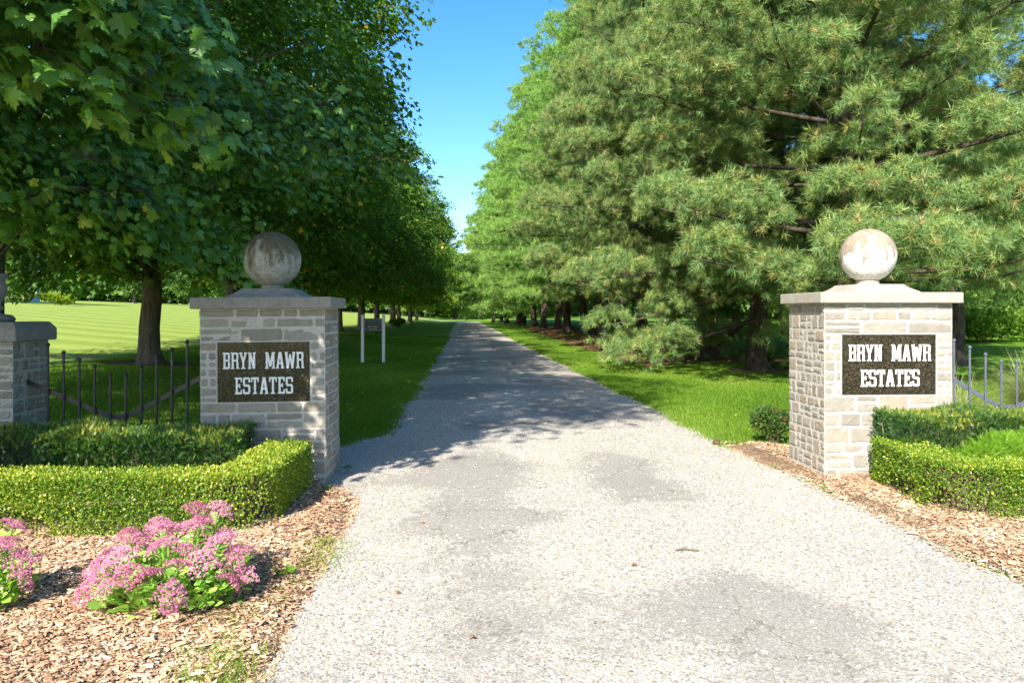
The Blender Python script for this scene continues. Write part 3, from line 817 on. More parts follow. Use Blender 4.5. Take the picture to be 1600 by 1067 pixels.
TOPS = [1.265, 1.195, 1.13, 1.065, 0.995, 0.995, 1.07, 1.15, 1.22, 1.29, 1.365]
fx = np.linspace(-3.78, -2.40, 11)
fence("iron_fence", "dark iron fence of knobbed bars dipping to the middle, behind the shaded yew hedge", list(zip(fx, TOPS)),
      [(-3.98, 0.93), (fx[4], 0.60), (fx[5], 0.60), (-2.30, 1.02)], 7.28, M['iron'])
gx = 4.69 + np.arange(11)*0.163
fence("iron_fence", "iron fence of knobbed bars tinted blue grey for sunlight beside the sunlit pillar and ornamental grass", list(zip(gx, [1.36, 1.285, 1.215, 1.145, 1.075, 1.075, 1.145, 1.215, 1.285, 1.36, 1.43])),
      [(4.57, 1.06), (gx[4], 0.62), (gx[5], 0.62), (gx[10]+0.12, 1.06)], 7.30, M['iron_sunlit'])

# ------------------------------------------------------------------ hedges
BOXLEAF = np.array([(0, 0, 0), (0.36, 0.5, -0.08), (0, 1, 0), (-0.36, 0.5, -0.08)])
KITE_F = np.array([(0, 1, 2), (0, 2, 3)])
def hedge_points(path, halfw, h, n, depth=0.05, z0=0.0, lump=0.02):
    """points on the clipped surface of a hedge that follows a path; returns pos, outward normal"""
    P = np.asarray(path, float)
    # densify with rounded corner
    seg = np.linalg.norm(np.diff(P, axis=0), axis=1); s = np.concatenate([[0], np.cumsum(seg)]); T = s[-1]
    per = 2*h + 2*halfw
    ends = 2*(2*halfw*h)
    n_end = int(n*ends/(ends+T*per)); n_b = n-n_end
    t = R.uniform(0, T, n_b)
    c = np.stack([np.interp(t, s, P[:, 0]), np.interp(t, s, P[:, 1])], -1)
    e = 0.05
    d = np.stack([np.interp(np.minimum(t+e, T), s, P[:, 0])-np.interp(np.maximum(t-e, 0), s, P[:, 0]), np.interp(np.minimum(t+e, T), s, P[:, 1])-np.interp(np.maximum(t-e, 0), s, P[:, 1])], -1)
    d /= np.linalg.norm(d, axis=1)[:, None]
    nr = np.stack([d[:, 1], -d[:, 0]], -1)
    q = R.uniform(0, per, n_b)
    side = np.where(q < h, 1, np.where(q < 2*h, -1, 0))
    zz = np.where(side == 1, q, np.where(side == -1, q-h, h)); off = np.where(side == 1, halfw, np.where(side == -1, -halfw, q-2*h-halfw))
    # round the top arrises
    r = 0.018
    zz = np.where((side != 0) & (zz > h-r), zz - (zz-(h-r))*0.3, zz)
    nz = np.where(side == 0, 1.0, 0.0)
    N = np.stack([nr[:, 0]*np.sign(off)*(side != 0), nr[:, 1]*np.sign(off)*(side != 0), nz], -1)
    pos = np.stack([c[:, 0]+nr[:, 0]*off, c[:, 1]+nr[:, 1]*off, zz+z0], -1)
    # ends
    k = R.integers(0, 2, n_end)
    pe = np.where(k[:, None] == 0, P[0][None], P[-1][None]); de = np.where(k[:, None] == 0, (P[0]-P[1])[None]/seg[0], (P[-1]-P[-2])[None]/seg[-1])
    ne = np.stack([de[:, 1], -de[:, 0]], -1); oo = R.uniform(-halfw, halfw, n_end)
    pe3 = np.stack([pe[:, 0]+ne[:, 0]*oo, pe[:, 1]+ne[:, 1]*oo, R.uniform(0, h, n_end)+z0], -1)
    N = np.concatenate([N, np.stack([de[:, 0], de[:, 1], 0*oo], -1)]); pos = np.concatenate([pos, pe3])
    m = len(pos)
    lum = lump*(np.sin(pos[:, 0]*9+pos[:, 2]*7)+np.sin(pos[:, 1]*11-pos[:, 0]*5)+np.sin(pos[:, 2]*17+pos[:, 0]*3+pos[:, 1]*4))
    pos = pos + N*(lum - np.abs(R.normal(0, depth, m)) + 0.012*R.normal(size=m))[:, None]
    pos[:, 2] = np.maximum(pos[:, 2], z0+0.02)
    return pos, N

def corner_path(pts, r=0.25):
    out = [np.array(pts[0], float)]
    for i in range(1, len(pts)-1):
        a, b, c = (np.array(p, float) for p in pts[i-1:i+2])
        u = (a-b)/np.linalg.norm(a-b); v = (c-b)/np.linalg.norm(c-b)
        for t in np.linspace(0, 1, 8):
            out.append((1-t)**2*(b+u*r)+2*t*(1-t)*b+t*t*(b+v*r))
    out.append(np.array(pts[-1], float))
    return np.array(out)

def stems(mb, path, h, n, z0=0.0, spread=0.1):
    P = np.asarray(path, float)
    for _ in range(n):
        i = random.randrange(len(P)-1); t = random.random(); p = P[i]*(1-t)+P[i+1]*t
        a = (p[0]+random.gauss(0, spread*0.4), p[1]+random.gauss(0, spread*0.4))
        b = (a[0]+random.gauss(0, spread), a[1]+random.gauss(0, spread)); 
        mb.tube([(a[0], a[1], z0-0.02), ((a[0]+b[0])/2+random.gauss(0, .02), (a[1]+b[1])/2, z0+h*0.5), (b[0], b[1], z0+h*0.86)], [0.010, 0.007, 0.003], 5, random.random())

def box_hedge(label, path, halfw, h, n):
    pos, N = hedge_points(path, halfw, h, n, 0.024, 0.03, 0.004)
    thin = fbm(pos[:, 0]*5+7, pos[:, 1]*5+pos[:, 2]*3, 3)
    kk = ~((pos[:, 2] < 0.05+0.17*np.clip((thin-0.42)/0.2, 0, 1)) & (R.random(len(pos)) < 0.8)); pos, N = pos[kk], N[kk]
    m = len(pos)
    tip = unit(N*0.6 + R.normal(0, 0.7, (m, 3)) + np.array([0, 0, 0.35])); nrm = unit(N + R.normal(0, 0.55, (m, 3)))
    top = N[:, 2] > 0.5
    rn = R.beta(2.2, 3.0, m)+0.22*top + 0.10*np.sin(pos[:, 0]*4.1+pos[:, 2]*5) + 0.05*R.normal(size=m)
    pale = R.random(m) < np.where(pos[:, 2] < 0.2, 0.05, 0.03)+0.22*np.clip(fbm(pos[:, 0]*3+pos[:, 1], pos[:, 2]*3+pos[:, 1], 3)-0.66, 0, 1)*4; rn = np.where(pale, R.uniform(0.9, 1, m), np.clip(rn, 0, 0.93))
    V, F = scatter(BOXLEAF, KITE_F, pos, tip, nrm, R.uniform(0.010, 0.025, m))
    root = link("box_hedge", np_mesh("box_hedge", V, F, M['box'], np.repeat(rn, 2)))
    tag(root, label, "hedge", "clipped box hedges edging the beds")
    s = MB(); stems(s, path, h*0.9, 190, 0.04, 0.065); s.build("stems", M['twig'], root)
    return root

hl = corner_path([(-7.5, 5.50), (-1.53, 5.50), (-1.50, 6.80)], 0.22)
box_hedge("low clipped box hedge behind the pink sedum, turning in toward the shaded pillar", hl, 0.185, 0.415, 165000)
hr = corner_path([(3.86, 6.68), (3.70, 5.52), (8.0, 5.52)], 0.32)
box_hedge("low clipped box hedge at the foot of the sunlit pillar, curving round its bed", hr, 0.185, 0.40, 125000)

# yew: little twigs carrying two ranks of needles
def sprig(nn=9, ln=0.42, wd=0.05):
    V = []; F = []
    for i in range(nn):
        t = 0.12+0.88*i/(nn-1)
        for sgn in (-1, 1):
            b = len(V); L_ = ln*(1-0.45*t)
            V += [(0, t-0.035, 0), (sgn*L_, t+0.22, 0.05), (0, t+0.045, 0)]; F.append((b, b+1, b+2))
    return np.array(V), np.array(F)
YSP, YSF = sprig()
def yew_hedge(label, path, halfw, h, n, z0=0.04):
    pos, N = hedge_points(path, halfw, h, n, 0.035, z0, 0.016)
    m = len(pos)
    tip = unit(N*0.8 + R.normal(0, 0.5, (m, 3)) + np.array([0, 0, 0.55])); nrm = unit(N*0.5 + R.normal(0, 0.7, (m, 3))+np.array([0, 0, 0.4]))
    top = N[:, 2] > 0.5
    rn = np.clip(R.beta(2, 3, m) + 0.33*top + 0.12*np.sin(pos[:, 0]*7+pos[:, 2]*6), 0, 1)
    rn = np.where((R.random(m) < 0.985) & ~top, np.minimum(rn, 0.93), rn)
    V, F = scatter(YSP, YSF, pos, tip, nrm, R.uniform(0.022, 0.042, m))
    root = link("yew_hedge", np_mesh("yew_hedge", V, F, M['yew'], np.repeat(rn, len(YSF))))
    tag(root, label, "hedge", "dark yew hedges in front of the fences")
    s = MB(); stems(s, path, h, 60, z0, 0.1); s.build("stems", M['twig'], root)
    return root
yew_hedge("dark green yew hedge half in shade, between the box hedge and the black fence", [(-7.5, 6.50), (-1.80, 6.52)], 0.26, 0.555, 70000)
yew_hedge("dark green yew hedge with a sunny flat top, before the blue grey fence", [(3.80, 6.64), (8.0, 6.64)], 0.28, 0.61, 58000)

# ------------------------------------------------------------------ small planting
def shrub(name, label, cat, x, y, rx, ry, h, n, mat, size=(0.03, 0.05), z0=None, group=None, template=(BOXLEAF, KITE_F), lumps=9, stemcol='twig'):
    z0 = float(ground(x, y)) if z0 is None else z0
    cs = np.stack([R.uniform(-0.62, 0.62, lumps)*rx, R.uniform(-0.62, 0.62, lumps)*ry, R.uniform(0.30, 0.68, lumps)*h], -1)
    rr = R.uniform(0.28, 0.5, lumps)
    k = R.integers(0, lumps, n); d = sph(n); d[:, 2] = np.abs(d[:, 2])*np.where(R.random(n) < 0.75, 1, -1)
    f = (R.random(n)**0.35)[:, None]
    pos = cs[k]+d*f*(rr[k][:, None]*np.array([rx, ry, h*0.75])[None])
    pos[:, 2] = np.clip(pos[:, 2], 0.02*h, None)
    tip = unit(d + R.normal(0, 0.5, (n, 3)) + np.array([0, 0, 0.4])); nrm = unit(d+R.normal(0, 0.6, (n, 3)))
    cr = R.normal(0, 0.12, lumps)
    rn = np.clip(R.beta(2, 2.4, n)+cr[k], 0, 1)
    V, F = scatter(template[0], template[1], pos, tip, nrm, R.uniform(*size, n))
    root = empty(name, (x, y, z0)); tag(root, label, cat, group)
    link("foliage", np_mesh("foliage", V, F, mat, np.repeat(rn, len(template[1]))), root)
    s = MB()
    for _ in range(14):
        c = cs[random.randrange(lumps)]
        s.tube([(c[0]*0.2, c[1]*0.2, -0.03), (c[0]*0.6, c[1]*0.6, c[2]*0.5), (c[0], c[1], c[2])], [0.012*h+0.004, 0.008*h+0.003, 0.003], 5)
    s.build("stems", M[stemcol], root)
    return root

SPR, SPRF = sprig(6, 0.34)
shrub("juniper_shrub", "bright lime green feathery shrub between box hedge and yew, beside the sunlit pillar", "shrub", 4.62, 6.12, 0.62, 0.22, 0.55, 11000, M['juniper'], (0.03, 0.06), 0.05, None, (SPR, SPRF), 14)
mum = shrub("flowering_shrub", "small dark bush with red blooms behind the sunlit pillar, against the lawn", "shrub", 3.62, 8.75, 0.22, 0.22, 0.42, 2600, M['mum_leaf'], (0.025, 0.045), 0.04)
for _ in range(22):
    fl = MB()
    d = sph(1)[0]; d[2] = abs(d[2]); c = np.array([d[0]*0.20, d[1]*0.20, 0.10+0.30*d[2]])
    for k in range(9):
        a = k*0.7; q = np.array([math.cos(a), math.sin(a), 0.3])*0.022
        t = np.array([-math.sin(a), math.cos(a), 0])*0.007
        fl.add([c, c+q-t, c+q+t], [(0, 1, 2)], random.random())
    fl.build("flower", M['mum_flower'], mum)

# ornamental grass
def tall_grass(name, label, x, y, n, ln, spread, mat):
    z0 = float(ground(x, y)); root = empty(name, (x, y, z0)); tag(root, label, "ornamental grass")
    a = R.uniform(0, 2*np.pi, n); L_ = ln*R.uniform(0.6, 1.05, n); out = spread*R.uniform(0.25, 1.0, n); w = 0.0045
    V = []; ts = np.array([0, 0.35, 0.65, 0.85, 1.0])
    hx = out[:, None]*(ts[None]**1.7); hz = L_[:, None]*(ts[None] - 0.55*(out/spread)[:, None]*ts[None]**2.6)
    bx = R.normal(0, 0.06, n); by = R.normal(0, 0.06, n)
    cx = bx[:, None]+np.cos(a)[:, None]*hx; cy = by[:, None]+np.sin(a)[:, None]*hx
    sxn = -np.sin(a)[:, None]; syn = np.cos(a)[:, None]; ww = w*(1-ts*0.85)[None]
    A = np.stack([cx-sxn*ww, cy-syn*ww, hz], -1); B = np.stack([cx+sxn*ww, cy+syn*ww, hz], -1)
    V = np.concatenate([A, B], 1).reshape(-1, 3)
    f = np.array([(i, i+5, i+6, i+1) for i in range(4)])
    F = (f[None]+(np.arange(n)*10)[:, None, None]).reshape(-1, 4)
    link("blades", np_mesh("blades", V, F, mat, np.repeat(R.random(n), 4)), root)
tall_grass("ornamental_grass", "large arching clump of pale striped grass behind the blue grey fence", 6.65, 8.5, 1500, 1.45, 0.95, M['reed'])
tall_grass("ornamental_grass", "thinner arching green grass right behind the sunlit pillar and fence", 5.55, 8.3, 420, 1.15, 0.75, M['reed'])

# sedum: pink flower heads over pale fleshy leaves
SLEAF = np.array([(0, 0, 0), (0.20, 0.35, 0.04), (0.27, 0.68, 0.02), (0, 1, -0.06), (-0.27, 0.68, 0.02), (-0.20, 0.35, 0.04), (0, 0.5, -0.03)])
SLF = np.array([(0, 1, 6), (1, 2, 6), (2, 3, 6), (3, 4, 6), (4, 5, 6), (5, 0, 6)])
def head_mesh(k):
    n = 420
    r = 0.5*np.sqrt(R.random(n)); a = R.uniform(0, 2*np.pi, n)
    lob = 1+0.18*np.sin(a*4+k)+0.10*np.sin(a*7+2*k)
    r = r*lob
    z = 0.38*(1-(r/0.62)**2)+R.normal(0, 0.03, n)
    pos = np.stack([r*np.cos(a), r*np.sin(a), z], -1)
    nrm = unit(np.stack([pos[:, 0], pos[:, 1], np.full(n, 0.5)], -1)+R.normal(0, 0.35, (n, 3)))
    ang = R.uniform(0, 6.28, n); tip = np.stack([np.cos(ang), np.sin(ang), R.normal(0, .3, n)], -1)
    star = []; sf = []
    for q in range(5):
        t = 2*np.pi*q/5; star += [(0.5*math.cos(t), 0.5*math.sin(t), 0.12), (0.2*math.cos(t+0.63), 0.2*math.sin(t+0.63), 0)]
    star.append((0, 0, 0.05))
    for q in range(10): sf.append((q, (q+1) % 10, 10))
    V, F = scatter(np.array(star), np.array(sf), pos, tip, nrm, R.uniform(0.065, 0.10, n))
    rn = np.clip(R.normal(0.45+0.28*math.sin(k*2.1), 0.2, n), 0, 0.93)
    rn = np.where(R.random(n) < 0.08, 1.0, rn)
    me = np_mesh("flower_head", V, F, M['sedum_flower'], np.repeat(rn, 10))
    return me
HEADS = [head_mesh(k) for k in range(5)]
def sedum(label, x, y, rx, ry, h, n_heads, sprays, z0=0.05):
    root = empty("sedum_plant", (x, y, z0)); tag(root, label, "sedum", "pink sedums in the wood chip bed")
    pts = []
    tries = 0
    while len(pts) < n_heads and tries < 4000:
        tries += 1
        a = random.uniform(0, 6.283); f = math.sqrt(random.random())*1.02
        p = np.array([math.cos(a)*f*rx, math.sin(a)*f*ry, 0])
        p[2] = h*(0.26+0.62*math.sqrt(max(0, 1-f*f)))*random.uniform(0.85, 1.1)
        if all(np.linalg.norm(p-q) > 0.112 for q in pts): pts.append(p)
    for (sx_, sy_, sz_) in sprays: pts.append(np.array([sx_, sy_, sz_]))
    st = MB(); lp = []; ld = []
    for i, p in enumerate(pts):
        o = link("flower_head", HEADS[i % 5], root)
        f = math.hypot(p[0]/rx, p[1]/ry)
        o.location = p; s = random.uniform(0.12, 0.17); o.scale = (s, s, s*random.uniform(0.8, 1.1))
        o.rotation_euler = (-p[1]/ry*0.85*f+random.gauss(0, .15), p[0]/rx*0.85*f+random.gauss(0, .15), random.uniform(0, 6.28))
        b = np.array([p[0]*0.35, p[1]*0.35, -0.02]); mid = (b+p)/2+np.array([p[0]*0.12, p[1]*0.12, 0.0])
        st.tube([b, mid, p+np.array([0, 0, 0.012])], [0.006, 0.005, 0.004], 6, random.random())
        for k in range(15):
            t = random.uniform(0.30, 0.97); q = b*(1-t)**2+2*t*(1-t)*mid+t*t*p; aa = random.uniform(0, 6.28)
            lp.append(q); ld.append((math.cos(aa)+p[0]*1.2, math.sin(aa)+p[1]*1.2, 0.35+0.3*random.random()))
    # outer skirt of leaves
    for _ in range(int(420*rx/0.42)):
        a = random.uniform(0, 6.283); f = random.uniform(0.62, 0.92)
        lp.append((math.cos(a)*f*rx, math.sin(a)*f*ry, random.uniform(0.02, 0.18))); ld.append((math.cos(a)*0.8+random.gauss(0, .3), math.sin(a)*0.8+random.gauss(0, .3), random.uniform(0.0, 0.8)))
    st.build("stems", M['sedum_leaf'], root)
    lp = np.array(lp); ld = unit(np.array(ld)); m = len(lp)
    V, F = scatter(SLEAF, SLF, lp, ld, unit(np.array([0, 0, 1.0])+R.normal(0, 0.4, (m, 3))), R.uniform(0.05, 0.085, m))
    link("foliage", np_mesh("foliage", V, F, M['sedum_leaf'], np.repeat(R.beta(2, 2, m), 6), True), root)
    return root
sedum("large round pink flowering sedum in the wood chips before the box hedge", -1.51, 4.12, 0.385, 0.33, 0.40, 36, [(0.16, 0.24, 0.40), (0.03, 0.27, 0.385), (-0.16, 0.22, 0.33)])
sedum("smaller pink sedum cut off by the photo edge, next to the large one", -2.46, 4.10, 0.23, 0.24, 0.35, 14, [(0.05, 0.18, 0.34)])

def weed(label, x, y, n, ln):
    p = np.zeros((n, 3)); p[:, :2] = R.normal(0, 0.02, (n, 2)); a = R.uniform(0, 6.28, n)
    V, F = scatter(SLEAF*np.array([0.7, 1, 1]), SLF, p, np.stack([np.cos(a), np.sin(a), R.uniform(0.15, 0.7, n)], -1), np.array([[0, 0, 1.0]])+R.normal(0, .2, (n, 3)), R.uniform(0.5, 1, n)*ln)
    o = link("weed", np_mesh("weed", V, F, M['shrub'], np.repeat(R.random(n), 6))); o.location = (x, y, 0.062)
    tag(o, label, "weed")
weed("small leafy weed in the chips right of the large sedum", -1.02, 4.47, 16, 0.08)
weed("tiny low weed in the chips in front of the large sedum", -1.20, 4.02, 9, 0.055)
weed("green weed at the corner of the shaded pillar foot", -1.12, 6.62, 14, 0.075)
weed("little weed sprouting beside the shaded pillar and gravel", -1.12, 7.5, 12, 0.09)

# ------------------------------------------------------------------ post sign on the lawn
def post_sign():
    x, y = -2.78, 24.2; z = float(ground(x, y))
    root = empty("post_sign", (x, y, z)); tag(root, "small dark notice board between two white posts on the shaded lawn", "sign")
    for sx in (-0.325, 0.325):
        p = MB(); p.box(sx-0.045, -0.045, -0.05, sx+0.045, 0.045, 1.50)
        V = [(sx-0.045, -0.045, 1.5), (sx+0.045, -0.045, 1.5), (sx+0.045, 0.045, 1.5), (sx-0.045, 0.045, 1.5), (sx, 0, 1.53)]
        p.add(V, [(0, 1, 4), (1, 2, 4), (2, 3, 4), (3, 0, 4)]); p.build("post", M['white'], root)
    b = MB(); b.box(-0.279, -0.02, 1.0, 0.279, 0.02, 1.40); bo = b.build("board", M['sign'], root, bevel=0.004)
    k = MB()
    y0, y1 = -0.0245, -0.020
    for (a, c, d, e) in ((-0.255, 1.022, 0.255, 1.030), (-0.255, 1.372, 0.255, 1.380), (-0.255, 1.0305, -0.247, 1.3715), (0.247, 1.0305, 0.255, 1.3715)): k.box(a, y0, c, d, y1, e, 0.6)
    k.build("border", M['sign_ink'], bo)
    t = MB(); t.box(-0.245, y0, 1.275, 0.245, y1, 1.365, 0.0); t.build("header_panel", M['sign_ink'], bo)
    def line(txt, zc, size):
        cu = bpy.data.curves.new("lettering", 'FONT'); cu.body = txt; cu.size = size; cu.align_x = 'CENTER'; cu.align_y = 'CENTER'; cu.extrude = 0.001
        cu.materials.append(M['sign_ink'])
        tmp = bpy.data.objects.new("lettering_curve", cu); C.objects.link(tmp)
        me = bpy.data.meshes.new_from_object(tmp.evaluated_get(bpy.context.evaluated_depsgraph_get())); bpy.data.objects.remove(tmp)
        o = link("lettering", me, bo); o.location = (0, -0.0225, zc); o.rotation_euler = (rad(90), 0, 0)
    line("No Trespassing", 1.225, 0.07)
    ink = MB()
    for zc, segs in ((1.145, ((-0.15, -0.07), (-0.05, 0.0), (0.02, 0.15))), (1.075, ((-0.11, -0.02), (0.0, 0.11)))):
        for a, c in segs:
            u = a
            while u < c-0.012:
                ww = random.uniform(0.010, 0.018); ink.box(u, y0, zc-0.018, u+ww, y1, zc+random.uniform(0.008, 0.02), random.uniform(0.4, 1)); u += ww+0.007
    ink.build("small_print", M['sign_ink'], bo)
post_sign()

# ------------------------------------------------------------------ trees
half = [(0.0, 0.0), (0.10, 0.04), (0.36, -0.02), (0.30, 0.16), (0.44, 0.22), (0.62, 0.46), (0.46, 0.48), (0.46, 0.66), (0.20, 0.56), (0.25, 0.76), (0.13, 0.78), (0.0, 1.0)]
outl = half + [(-x, y) for x, y in half[-2:0:-1]]
MLV = np.array([(x, y-0.02, -0.22*abs(x)-0.16*(y-0.3)**2) for x, y in outl]+[(0, 0.36, 0.04)])
MLF = np.array([(i, (i+1) % len(outl), len(outl)) for i in range(len(outl))])
mid = [(0.0, 0.0), (0.38, 0.05), (0.28, 0.24), (0.58, 0.48), (0.22, 0.56), (0.0, 1.0), (-0.22, 0.56), (-0.58, 0.48), (-0.28, 0.24), (-0.38, 0.05)]
MMV = np.array([(x, y, -0.25*abs(x)-0.16*(y-0.3)**2) for x, y in mid]+[(0, 0.36, 0.03)])
MMF = np.array([(i, (i+1) % 10, 10) for i in range(10)])
far = [(0, 0, 0), (0.48, 0.36, -0.12), (0.16, 0.56, 0), (0, 1, -0.1), (-0.16, 0.56, 0), (-0.48, 0.36, -0.12)]
FAV = np.array(far); FAF = np.array([(0, 1, 2), (0, 2, 4), (2, 3, 4), (0, 4, 5)])

def maple_parts(seed, rx, rz, cz, zbot, n_clump, per, size, tmpl, mat, trunk_r, hang=0.5, cull=None, clump_r=(0.45, 0.85), extra=(), lean=(0, 0)):
    """crown mesh and trunk-with-limbs mesh of a broad maple; crown ellipsoid rx,rx,rz centred at cz"""
    g = np.random.default_rng(seed)
    d = unit(g.normal(size=(n_clump, 3)))
    th = np.arctan2(d[:, 1], d[:, 0])
    f = np.where(g.random(n_clump) < 0.78, g.uniform(0.82, 1.03, n_clump), g.uniform(0.35, 0.82, n_clump))
    lob = 1 + 0.10*np.sin(th*3+seed)+0.08*np.sin(th*5+d[:, 2]*4+seed*1.7)+0.06*np.sin(d[:, 2]*9+seed)
    c = d*(f*lob)[:, None]*np.array([rx, rx, rz]); c[:, 2] += cz
    rr = np.hypot(c[:, 0], c[:, 1])
    zmin = zbot + 0.9*(1-np.minimum(rr/rx, 1)) + hang*np.sin(th*4+seed)*0.6
    low = c[:, 2] < zmin
    c[low, 2] = zmin[low] + g.uniform(0, 0.9, low.sum())
    if cull is not None:
        k = cull(c); c = c[k]
    c = c+np.array([lean[0], lean[1], 0])*np.clip((c[:, 2:3]-2)/max(1.0, cz-2), 0, 1)
    if len(extra): c = np.concatenate([c, np.array(extra)[:, :3]])
    nc = len(c)
    cr = g.uniform(*clump_r, nc)
    if len(extra): cr[-len(extra):] = np.array(extra)[:, 3]
    n = nc*per; k = np.repeat(np.arange(nc), per)
    off = np.clip(g.normal(size=(n, 3)), -1.7, 1.7)*np.array([0.62, 0.62, 0.30])
    # clumps droop outward
    outd = unit(np.stack([c[:, 0], c[:, 1], 0.25*(c[:, 2]-cz)], -1))
    ro = (off*outd[k]).sum(1)
    off[:, 2] -= 0.35*np.abs(ro)*np.sign(ro)
    pos = c[k]+off*cr[k][:, None]
    tip = unit(outd[k]*0.7 + g.normal(0, 0.45, (n, 3)) + np.array([0, 0, -0.62])); 
    nrm = unit(outd[k]*0.55 + np.array([0, 0, 0.85]) + g.normal(0, 0.38, (n, 3)))
    V, F = scatter(tmpl[0], tmpl[1], pos, tip, nrm, g.uniform(size*0.55, size*1.25, n), g.uniform(-0.3, 2.6, n))
    cb = g.normal(0, 0.13, nc); yl = g.random(nc) < 0.05
    rn = np.clip(g.beta(2, 2.6, n)*0.75 + cb[k] + 0.35*yl[k]*g.random(n), 0, 1)
    rn = np.where(g.random(n) < (0.999 if size < 0.14 else 0.985), np.minimum(rn, 0.93), 1.0)
    crown = np_mesh("crown", V, F, mat, np.repeat(rn, len(tmpl[1])))
    # trunk and limbs
    mb = MB(); top = cz+rz*0.55
    zz = np.array([-0.25, 0.0, 0.12, 0.35, 0.9, 1.6, 2.4, cz*0.7, cz, top])
    fr = np.array([1.75, 1.5, 1.25, 1.08, 1.0, 0.95, 0.92, 0.62, 0.42, 0.12])*trunk_r
    wx = np.cumsum(g.normal(0, 0.05, len(zz)))*np.linspace(0, 1, len(zz)); wy = np.cumsum(g.normal(0, 0.05, len(zz)))*np.linspace(0, 1, len(zz))
    tv, tf = tube(np.stack([wx, wy, zz], -1), fr, 14)
    ta = np.arctan2(tv[:, 1], tv[:, 0]); flare = np.exp(-np.maximum(tv[:, 2], 0)*4)*0.16*np.sin(ta*5+seed)
    tv[:, 0] *= 1+flare; tv[:, 1] *= 1+flare
    mb.add(tv, tf)
    pick = np.concatenate([g.permutation(nc)[:46], np.arange(nc-len(extra), nc, 9)]) if len(extra) else g.permutation(nc)[:46]
    for i in pick:
        e = c[i]; s0 = g.uniform(1.9, min(top*0.85, max(2.1, e[2]*0.85))); 
        b = np.array([np.interp(s0, zz, wx), np.interp(s0, zz, wy), s0]); m1 = b+(e-b)*0.5+np.array([0, 0, 0.35*np.linalg.norm(e-b)*0.4])
        ts = np.linspace(0, 1, 7)[:, None]; P = (1-ts)**2*b+2*ts*(1-ts)*m1+ts**2*e
        r0 = trunk_r*np.interp(s0, [1.8, top], [0.30, 0.12])*(0.32 if len(extra) and i >= nc-len(extra) else 1.0)
        mb.tube(P, r0*np.linspace(1, 0.15, 7), 6)
    for i in range(nc-len(extra), nc) if len(extra) else ():       # twigs inside the hanging sprays
        for _ in range(3):
            e = c[i]+outd[i]*cr[i]*g.uniform(0.2, 0.8)+g.normal(0, 0.3, 3)*cr[i]; b = c[i]-outd[i]*cr[i]*0.7+np.array([0, 0, 0.12])
            mb.tube([b, (b+e)/2+np.array([0, 0, 0.05]), e], [0.009, 0.006, 0.003], 5)
    me = bpy.data.meshes.new("trunk"); me.from_pydata(mb.v, [], mb.f); me.update(); me.materials.append(M['maple_bark'])
    me.polygons.foreach_set("use_smooth", np.ones(len(mb.f), bool))
    return crown, me

def plant(name, label, cat, group, crown, trunk, x, y, rz=0.0, s=1.0):
    root = empty(name, (x, y, float(ground(x, y))), rz); root.scale = (s, s, s)
    tag(root, label, cat, group)
    link("trunk", trunk, root); link("crown", crown, root)
    return root

LG = "maples lining the left side of the drive"
def bough(pts, n, spread, r, ox, oy):
    """clump centres strung along a hanging bough given in world coordinates"""
    P = np.array(pts, float); out = []
    for _ in range(n):
        t = random.random()*(len(P)-1); i = min(int(t), len(P)-2); f = t-i
        p = P[i]*(1-f)+P[i+1]*f
        out.append((p[0]+random.gauss(0, spread)-ox, p[1]+random.gauss(0, spread)-oy, p[2]+random.gauss(0, spread*0.6), random.uniform(*r)))
    return out
OX, OY = -7.7, 8.4
ex = []
for _ in range(62):          # long drooping boughs that reach in over the near pillar
    x_ = random.uniform(-2.45, -1.10) if random.random() < 0.72 else random.uniform(-4.6, -2.4)
    zp = random.uniform(1.05 if x_ > -1.65 else 0.6, 2.6); z_ = random.uniform(2.95, 4.0)+0.15*(x_ < -2.4)
    k_ = (z_-zp)
    ex.append((x_-0.56*k_-OX, 6.9-1.258*k_-OY, z_, random.uniform(0.24, 0.42)))
ex += bough([(-6.2, 8.4, 4.2), (-5.0, 8.6, 3.2), (-4.3, 8.5, 2.75), (-3.7, 8.6, 2.7)], 34, 0.3, (0.32, 0.55), OX, OY)
ex += bough([(-5.8, 7.0, 5.6), (-4.2, 6.0, 4.6), (-3.4, 5.4, 3.9)], 20, 0.30, (0.3, 0.5), OX, OY)
ex += bough([(-6.2, 6.0, 4.2), (-4.8, 5.6, 3.2), (-4.1, 5.6, 2.6)], 18, 0.22, (0.28, 0.45), OX, OY)
ex += bough([(-5.4, 7.0, 5.2), (-3.6, 6.8, 4.6), (-2.6, 7.2, 4.3)], 18, 0.35, (0.35, 0.55), OX, OY)
cr, tr = maple_parts(11, 5.0, 4.8, 7.9, 3.0, 400, 66, 0.135, (MLV, MLF), M['maple_near'], 0.28, 0.2, extra=ex)
plant("maple_tree", "maple with big sunlit dangling leaves, its trunk outside the photo, overhanging the shaded pillar", "tree", LG, cr, tr, OX, OY)
ex = bough([(-4.0, 11.0, 4.4), (-2.8, 10.4, 3.8), (-2.0, 10.4, 3.5)], 30, 0.5, (0.4, 0.7), -7.6, 12.6)
ex += bough([(-5.0, 10.2, 4.0), (-4.0, 9.5, 2.9), (-3.2, 9.6, 2.5)], 24, 0.45, (0.4, 0.7), -7.6, 12.6)
cr, tr = maple_parts(12, 5.7, 5.6, 7.8, 2.5, 700, 70, 0.125, (MLV, MLF), M['maple_near'], 0.32, 0.5, extra=ex, cull=lambda c: c[:, 0] > -2.6-0.15*np.maximum(0, c[:, 2]-7))
plant("maple_tree", "dark shady maple behind the low pillar, leafy boughs filling the top of the view", "tree", LG, cr, tr, -7.6, 12.6)
